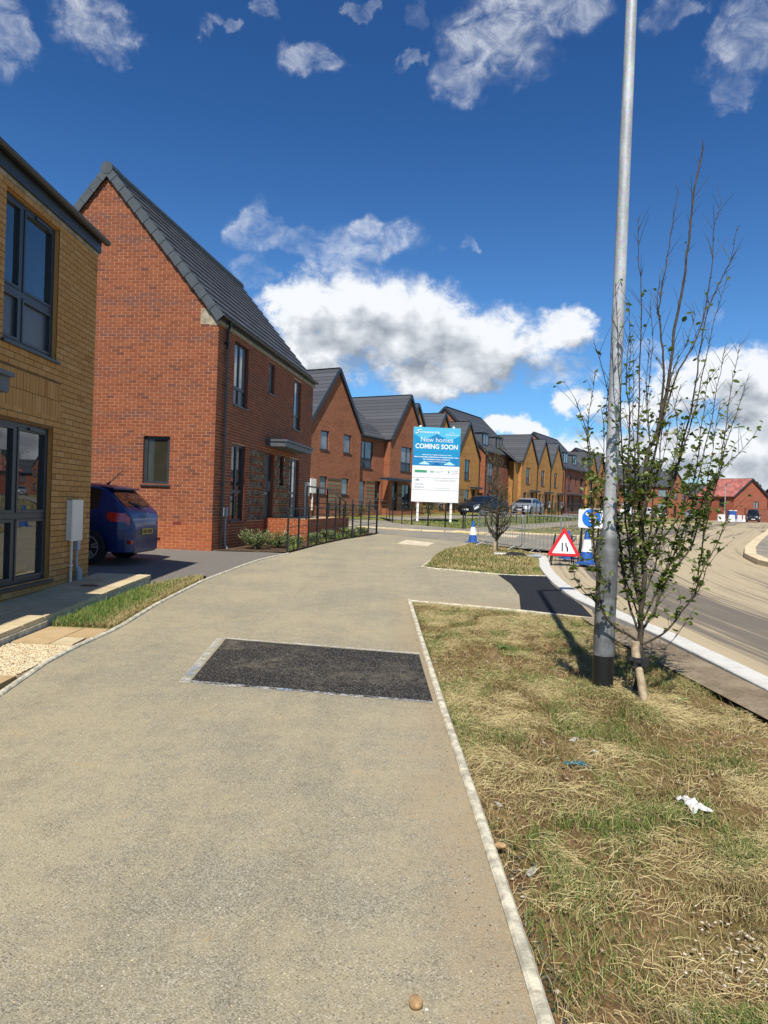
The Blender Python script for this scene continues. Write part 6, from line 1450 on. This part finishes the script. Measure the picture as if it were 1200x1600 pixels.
# ================================================================ small trees and shrubs
def bush_tree(x, y, hgt, rad_, th, nb, nl, lsz, label, cat='tree', name='small_tree', seed=1, leafm='leaf', flare=.5, trunkr=.03, lgroup=None, lowbias=1.):
    rr = random.Random(seed); root = tag(empty(name, (x, y, zg(x, y)+.02)), label, cat, lgroup); mt_ = MB(); mt_.tube([(0,0,-.05),(.01,0,th*.5),(0,.01,th),(.0,.0,hgt*.9)], [trunkr,trunkr*.9,trunkr*.8,.006], 7); mt_.build('trunk', MT['bark'], root)
    mb_ = MB(); lp = []
    for i in range(nb):
        a = rr.uniform(0, 6.28); t0 = th+rr.random()**1.3*(hgt*.55-th*.3); r1 = rad_*rr.uniform(.5, 1); top_ = t0+(hgt-t0)*rr.uniform(.25, .9)*(1-.35*rr.random())
        e = Vector((math.cos(a)*r1, math.sin(a)*r1, top_)); m_ = Vector((math.cos(a)*r1*flare, math.sin(a)*r1*flare, t0+(top_-t0)*.35)); p = curve_pts([(0,0,t0), m_, e], 4)
        mb_.tube(p, [trunkr*.4*(1-k/len(p))+.003 for k in range(len(p))], 4, cap=False)
        for k in range(nl):
            q = p[min(len(p)-1, int(len(p)*rr.random()**.6))]; dq = Vector((rr.gauss(0, 1), rr.gauss(0, 1), rr.gauss(0, 1)))*rad_*.10; lp.append(q+dq)
    tag(mb_.build('branches', MT['bark'], root), kind='stuff'); ml = MB()
    for p in lp:
        Mx = Matrix.Translation(p) @ Matrix.Rotation(rr.uniform(0, 6.28), 4, 'Z') @ Matrix.Rotation(rr.uniform(-1.2, .6), 4, 'Y') @ Matrix.Scale(lsz/.055*rr.uniform(.6, 1.2), 4)
        k = rr.randrange(4); b = len(ml.v); ml.v += [tuple(Mx @ Vector(v)) for v in LM[k].v]; ml.f += [tuple(b+q for q in f_) for f_ in LM[k].f]; ml.m += [0]*8
    tag(ml.build('leaves', MT[leafm], root), kind='stuff'); return root
bush_tree(3.02, 18.9, 1.75, .62, .33, 34, 7, .036, 'small bushy young tree with spreading twigs on the little verge', seed=3, flare=.62, trunkr=.045)
m = MB(); m.tube([(0,0,-.05),(0,0,.36)], .045, 10); o = m.build('tree_stake', MT['timber'], None, False, (2.93, 18.6, zg(2.9, 18.6))); tag(o, 'pale timber stake at the small tree on the little verge', 'stake')
bush_tree(5.55, 36.5, 4.9, .6, 1.0, 26, 9, .085, 'slim leafy young tree in front of the dormer house', seed=8, flare=.5, trunkr=.04)
bush_tree(6.95, 42.0, 2.9, .8, .8, 26, 9, .09, 'low leafy young tree between the dark car and the silver car', seed=9, flare=.5, trunkr=.04)
bush_tree(*so_(20, 13.6), 4.2, .9, 1.0, 34, 14, .12, 'thin young tree beyond the arrow sign', seed=12)
for i, (x, y, r_, h_, lb) in enumerate(((-3.15,17.75,.42,.52,'silvery green shrub under the downpipe window of the red house'),(-2.72,18.35,.40,.48,'second silvery green shrub beside the first railing post'),(-2.35,18.95,.26,.30,'small shrub behind the second railing post'),(-2.0,20.6,.24,.28,'low green shrub behind the railings in mid bed'),(-1.72,22.2,.26,.30,'low weedy shrub near the side wall of the landing'),(-1.2,24.0,.28,.3,'grassy shrub near the end of the railings'),(-.75,25.4,.24,.28,'small weeds at the last railing post'))):
    bush_tree(x, y, h_, r_, .03, 60, 22, .045, lb, 'shrub', 'shrub', 20+i, 'shrub', flare=.7, trunkr=.012)
tag(blades('bed_grass', pts_in([(-2.3,17.3),(-1.9,19.8),(-1.3,22.5),(-.6,25),(-1.0,25.6),(-1.9,22.6),(-2.5,19.5)], 9000, lambda x, y: clump(x, y, 1.5, 2, .4), .02), .08, .28, .014, .6, MT['blade']), 'weeds and grass along the foot of the railings', 'grass', kind='stuff')
for i, s in enumerate((1.2, 3.0, 10.6, 12.5, 27.5, 31.0, 38.5, 43.5)):
    x, y = so_(s, .9); bush_tree(x, y, .9, .6, .05, 26, 8, .09, ('low hedge shrub under the first far gable','low hedge shrub between the striped panels','shrub behind the left billboard post','shrub behind the right billboard post','bush beneath the dormer house, nearer end','bush beneath the dormer house, farther end','bush before the first of three orange gables','bush before the middle of three orange gables')[i], 'shrub', 'shrub', 50+i, 'leaf', flare=.7, trunkr=.02)
def big_tree(x, y, hgt, rad_, seed, label):
    rr = random.Random(seed); root = tag(empty('broadleaf_tree', (x, y, zg(x, y)-.3)), label, 'tree', 'dark trees on the skyline'); m = MB(); m.tube([(0,0,0),(0,0,hgt*.6)], [.35,.15], 7); m.build('trunk', MT['bark'], root); ml = MB()
    cl = [(Vector((rr.gauss(0, .45)*rad_, rr.gauss(0, .45)*rad_, hgt*(.55+.4*rr.random()))), rad_*rr.uniform(.25, .45)) for _ in range(16)]
    for _ in range(2600):
        c, r_ = rr.choice(cl); d = Vector((rr.gauss(0, 1), rr.gauss(0, 1), rr.gauss(0, 1))).normalized()*r_*rr.uniform(.5, 1.05); p = c+d; s = rr.uniform(.12, .3)
        a = Vector((rr.uniform(-1, 1), rr.uniform(-1, 1), rr.uniform(-1, 1))).normalized()*s; b = a.cross(Vector((rr.uniform(-1, 1), rr.uniform(-1, 1), .3))).normalized()*s
        ml.face([p-a, p-b*.7, p+a, p+b*.7])
    tag(ml.build('crown', MT['fartree'], root), kind='stuff')
for i, (x, y, h_, r_, lb) in enumerate(((97,170,13.5,4.5,'dark tree behind the ridge at the right edge'),(104,176,12,4.5,'dark tree cut by the right edge of the view'),(88,172,9,4,'lower dark tree left of the skyline group'),(60,165,9,4,'dark tree seen between far roofs through the street tree'))): big_tree(x, y, h_, r_, 70+i, lb)
# ================================================================ vehicles
def car(name, loc, heading, spec, label, col, cat='car', group='parked cars', plate=('plate_white', 'plate_yellow')):
    L_, W_, H_ = spec['dim']; top_, belt, wr, hw = spec['top'], spec['belt'], spec['wheel'], spec.get('hw')
    root = tag(empty(name, (loc[0], loc[1], loc[2] if len(loc) > 2 else zg(*loc)), heading), label, cat, group)
    ip = lambda tab, x: float(np.interp(x, [a for a, _ in tab], [b for _, b in tab]))
    wx = spec['axles']; zb = spec.get('clear', .2); arch = wr*1.16
    def sec(x):
        zt = ip(top_, x); be = min(ip(belt, x), zt-.02); w_ = ip(hw, x)
        side = zb
        for a in wx:
            if abs(x-a) < arch: side = max(side, wr+math.sqrt(arch**2-(x-a)**2)-.02)
        side = min(side, be-.05); g = max(0, min(1, (zt-be-.03)/.35)); wt = w_*(1-.20*g)
        return [(0, zb), (w_*.86, zb), (w_*.965, side), (w_, side+(be-side)*.35), (w_*.995, side+(be-side)*.75), (w_*.965, be), (wt*.985, be+(zt-be)*.55), (wt*.93 if g > 0 else w_*.9, zt-.06*g-.012), (wt*.80, zt-.012), (0, zt)]
    xs_ = sorted(set([a for a, _ in top_]+[a for a, _ in hw]+list(np.linspace(-L_/2, L_/2, 64))))
    m = MB(); rings = []
    for x in xs_:
        s = sec(x); ring = [(x, y, z) for y, z in s]+[(x, -y, z) for y, z in reversed(s[1:-1])]; rings.append(len(m.v)); m.v += ring
    n = len(ring)
    for a, b in zip(rings, rings[1:]):
        for j in range(n): m.f.append((a+j, a+(j+1) % n, b+(j+1) % n, b+j)); m.m.append(0)
    m.f.append(tuple(rings[0]+j for j in range(n))); m.f.append(tuple(rings[-1]+j for j in reversed(range(n)))); m.m += [0, 0]
    body = m.build('body', MT[col], root, True)
    ed = body.modifiers.new('e', 'EDGE_SPLIT'); ed.split_angle = R(38)
    def patch(name_, x0, x1, k0, k1, f0, f1, off=.006, mat='car_glass', side=1, nx=8, parent=None):
        m = MB(); rows_ = []
        for i in range(nx+1):
            x = x0+(x1-x0)*i/nx; s = sec(x); row = []
            for j in range(4):
                t = (k0+f0)+((k1+f1)-(k0+f0))*j/3; k = min(int(t), len(s)-2); ff = t-k
                y = s[k][0]+(s[k+1][0]-s[k][0])*ff; z = s[k][1]+(s[k+1][1]-s[k][1])*ff
                row.append((x, side*(y+off), z+off*.5))
            rows_.append(row)
        for r1, r2 in zip(rows_, rows_[1:]):
            for j in range(3): m.face([r1[j], r1[j+1], r2[j+1], r2[j]])
        return m.build(name_, MT[mat], parent or root, True)
    for (a, b) in spec['side_glass']:
        for s in (1, -1): patch('side_window', a, b, 5, 7, .12, -.12, side=s)
    def across(name_, x0, x1, frac, mat='car_glass', off=.010, half=None, nx=6, ny=8):
        m = MB(); rows_ = []
        for i in range(nx+1):
            x = x0+(x1-x0)*i/nx; s = sec(x); row = []
            for j in range(ny+1):
                v = -1+2*j/ny; wt = s[8][0]*frac; yy = v*wt; z = np.interp(abs(yy), [s[9][0], s[8][0], s[7][0]], [s[9][1], s[8][1], s[7][1]])
                row.append((x+(off if x > 0 else -off)*.6, yy, z+off))
            rows_.append(row)
        for r1, r2 in zip(rows_, rows_[1:]):
            for j in range(ny): m.face([r1[j], r1[j+1], r2[j+1], r2[j]])
        return m.build(name_, MT[mat], root, True)
    across('windscreen', *spec['screen'], 1.06); across('rear_window', *spec['rear'], 1.04)
    for a in wx:
        for s in (1, -1):
            yy = s*(ip(hw, a)-.11); m = MB(); m.tube([(a, yy-.1*1, wr), (a, yy-.085, wr), (a, yy+.085, wr), (a, yy+.1, wr)], [wr*.92, wr, wr, wr*.92], 28); wl = m.build('wheel', MT['tyre'], root)
            m = MB(); ro = wr*.68; yo = yy+s*.101
            m.tube([(a, yy+s*.06, wr), (a, yo, wr)], [ro, ro*1.02], 24, cap=False)
            for k in range(24):
                p, q = 6.2832*k/24, 6.2832*(k+1)/24; m.face([(a+ro*math.cos(p), yo, wr+ro*math.sin(p)), (a+ro*math.cos(q), yo, wr+ro*math.sin(q)), (a+ro*.9*math.cos(q), yo, wr+ro*.9*math.sin(q)), (a+ro*.9*math.cos(p), yo, wr+ro*.9*math.sin(p))])
            for k in range(5):
                for dd in (-.10, .10):
                    p = 6.2832*k/5+.4+dd; m.bar((a+.03*math.cos(p), yo-s*.012, wr+.03*math.sin(p)), (a+ro*.93*math.cos(p+dd*.6), yo-s*.005, wr+ro*.93*math.sin(p+dd*.6)), .036, .018, upv=(0, 1, 0))
            m.tube([(a, yo-s*.02, wr), (a, yo+s*.002, wr)], .05, 12); m.build('rim', MT['alloy'], wl)
    fx, rx = L_/2, -L_/2
    for s in (1, -1):
        patch('tail_light', *spec['tail'][0], 3, 4, spec['tail'][1], spec['tail'][2], off=.010, mat='lamp_red', side=s, nx=5); patch('headlight', *spec['head'][0], 3, 4, spec['head'][1], spec['head'][2], off=.010, mat='lamp_clear', side=s, nx=5)
        m = MB(); mx_ = spec['mirror']; hwv = ip(hw, mx_); m.box(mx_-.06, mx_+.08, s*hwv if s > 0 else -hwv-.18, s*hwv+.18 if s > 0 else -hwv, ip(belt, mx_)-.02, ip(belt, mx_)+.13); m.build('mirror', MT[col], root)
        patch('door_seam', spec['seam']-.006, spec['seam']+.006, 2, 5, .15, .0, off=.003, mat='black_plastic', side=s, nx=1)
        patch('door_seam', spec['seam2']-.006, spec['seam2']+.006, 2, 5, .15, .0, off=.003, mat='black_plastic', side=s, nx=1)
    m = MB(); m.box(fx-.02, fx+.006, -.5, .5, zb+.06, zb+.30); m.box(fx-.02, fx+.006, -.42, .42, zb+.36, zb+.48); m.build('grille', MT['black_plastic'], root)
    m = MB(); m.box(fx+.007, fx+.02, -.26, .26, zb+.15, zb+.26); m.build('number_plate', MT[plate[0]], root)
    m = MB(); m.box(rx-.014, rx-.004, -.26, .26, spec['rplate'], spec['rplate']+.11); npz = m.build('number_plate', MT[plate[1]], root)
    m = MB()
    for k, yv in enumerate((-.20,-.14,-.08,-.02,.07,.13,.19)): m.box(rx-.017, rx-.0145, yv-.02, yv+.02, spec['rplate']+.02, spec['rplate']+.09)
    m.build('plate_characters', MT['sign_black'], npz)
    m = MB(); m.box(rx+.03, rx+.20, -.52, .52, zb-.03, zb+.05); m.build('rear_diffuser', MT['black_plastic'], root)
    return root, sec
HATCH = dict(dim=(4.08,1.8,1.5), wheel=.325, axles=(-1.27,1.3), clear=.24, hw=[(-2.04,.56),(-2.0,.68),(-1.93,.76),(-1.8,.82),(-1.55,.875),(-1.2,.9),(1.2,.9),(1.75,.84),(2.04,.66)],
    top=[(-2.04,.66),(-2.02,.84),(-1.97,.97),(-1.90,1.06),(-1.52,1.43),(-1.36,1.49),(-1.0,1.515),(-.2,1.52),(.35,1.45),(1.05,1.05),(1.7,.93),(1.98,.78),(2.04,.55)],
    belt=[(-2.04,.62),(-2.0,.86),(-1.93,.97),(-1.5,1.0),(.9,.93),(1.1,.95),(1.7,.85),(2.04,.5)], side_glass=((-1.42,-1.12),(-1.05,-.15),(-.08,.75)), screen=(.42,1.0), rear=(-1.87,-1.54), tail=((-1.985,-1.62),1.02,.92), head=((1.55,1.98),.6,.95), mirror=.72, seam=-.12, seam2=-1.0, rplate=.56)
x_, y_ = -4.60, 13.83; hd = R(180-3)
HC = Vector((x_+2.04*math.cos(hd), y_+2.04*math.sin(hd), 0))
bc, sec_ = car('parked_car', (HC.x, HC.y, zg(-5.3, 13.9)+.01), hd, HATCH, 'dark blue hatchback parked tail out on the driveway between the houses', 'blue_paint')
m = MB(); m.box(-1.62, -1.30, -.60, .60, 1.435, 1.465, T=lambda a, b, c: (a, b, c+(a+1.3)*.10)); m.build('spoiler', MT['blue_paint'], bc)
m = MB(); m.tube([(-1.22,0,1.50),(-1.30,0,1.56),(-1.52,0,1.78)], [.028,.008,.005], 6); m.build('aerial', MT['black_plastic'], bc)
m = MB(); m.bar((-1.93,-.05,1.08), (-1.80,.30,1.17), .03); m.build('wiper', MT['black_plastic'], bc)
m = MB(); m.tube([(-2.052,-.12,.93),(-2.052,-.04,.97),(-2.052,.04,.97),(-2.052,.12,.93),(-2.052,.04,.90),(-2.052,-.04,.90),(-2.052,-.12,.93)], .008, 5); m.build('badge', MT['alloy'], bc)
for s in (-1, 1): m = MB(); m.box(-2.03, -1.97, s*.62-.12, s*.62+.12, .40, .46); m.build('reflector', MT['lamp_red'], bc)
SUV = dict(dim=(4.7,1.92,1.6), wheel=.37, axles=(-1.42,1.45), clear=.26, hw=[(-2.35,.78),(-2.2,.9),(-1.5,.95),(1.5,.95),(2.05,.88),(2.35,.70)],
    top=[(-2.35,.80),(-2.3,1.0),(-2.2,1.12),(-1.75,1.30),(-1.2,1.50),(-.5,1.60),(.2,1.58),(.6,1.48),(1.25,1.08),(1.9,.98),(2.25,.82),(2.35,.6)],
    belt=[(-2.35,.75),(-2.2,1.05),(-1.2,1.08),(1.2,1.0),(1.9,.9),(2.35,.55)], side_glass=((-1.5,-1.0),(-.93,0),(.07,.95)), screen=(.68,1.2), rear=(-2.1,-1.3), tail=((-2.28,-1.95),.85,.95), head=((1.85,2.3),.62,.95), mirror=.9, seam=.03, seam2=-.95, rplate=.6)
def facing(dx, dy): return math.atan2(dy, dx)
def carat(s, off, toward, *a, **k):
    x, y = so_(s, off); return car('parked_car', (x, y), toward, *a, **k)
carat(17.8, 2.9, R(-90-42), SUV, 'dark navy saloon parked nose out right of the billboard', 'dark_paint')
carat(31.5, 1.9, R(-90-30), SUV, 'silver saloon parked before the orange gabled houses', 'silver_paint')
VAN = dict(dim=(4.4,1.8,1.88), wheel=.34, axles=(-1.35,1.4), clear=.22, hw=[(-2.2,.80),(-2.1,.88),(1.4,.9),(1.95,.84),(2.2,.72)],
    top=[(-2.2,1.5),(-2.15,1.8),(-2.0,1.86),(.2,1.88),(.7,1.80),(1.35,1.22),(1.9,1.05),(2.15,.85),(2.2,.6)],
    belt=[(-2.2,1.0),(-2.1,1.05),(1.3,1.02),(1.9,.92),(2.2,.55)], side_glass=((-2.0,-1.1),(-1.0,-.1),(0,.95)), screen=(.75,1.32), rear=(-2.19,-2.16), tail=((-2.2,-2.0),.6,.98), head=((1.8,2.17),.6,.98), mirror=1.0, seam=-.02, seam2=-1.05, rplate=.7)
car('people_carrier', (55.3, 106.5, zg(55.3, 106.5)-.02), R(-90-26), VAN, 'dark people carrier driving towards us at the far right', 'green_dark', group=None)
car('white_van', (35.2, 103, zg(35.2, 103)), R(-90-25), VAN, 'white van seen through the leaves of the street tree', 'white_car', 'van')
car('parked_car', (40.5, 108, zg(40, 108)), R(-60), SUV, 'white car in the distance left of the far houses', 'white_car')
car('parked_car', (48.5, 112, zg(48, 112)), R(-120), HATCH, 'small silver car far down the road before the grey roofed house', 'silver_paint')
# distant street furniture
def lamp(x, y, h_, label):
    r = tag(empty('street_lamp', (x, y, zg(x, y))), label, 'street lamp', 'distant street lamps'); m = MB(); m.tube([(0,0,0),(0,0,1.4),(0,0,1.5),(0,0,h_)], [.11,.11,.07,.05], 8); m.build('column', MT['galvanised'], r)
    m = MB(); m.bar((0,0,h_), (.7,-.2,h_+.1), .08); m.build('lantern', MT['grey_plastic'], r)
lamp(50.3, 105, 5.2, 'distant lamp column left of the red-roofed house')
for i, (x, y) in enumerate(((46.5,98),(48.2,98.5),(49.8,99.5),(51.2,101))):
    r = tag(empty('water_barrier', (x, y, zg(x, y)), R(20*i)), ('first','second','third','last')[i]+' white plastic road barrier from the left in the distant works', 'barrier', 'distant plastic barriers'); m = MB(); m.box(-.5, .5, -.2, .2, 0, .35); m.box(-.48, .48, -.1, .1, .35, .95); m.build('body', MT['white_paint'], r)
r = tag(empty('works_box', (49.2, 100.5, zg(49, 100))), 'blue site cabinet beside the distant lamp column', 'cabinet'); m = MB(); m.box(-.5, .5, -.3, .3, .1, 1.5); m.build('body', MT['cone_blue'], r); m = MB(); m.box(-.55, .55, -.35, .35, 1.501, 1.6); m.build('lid', MT['white_paint'], r)
bpy.context.view_layer.update()
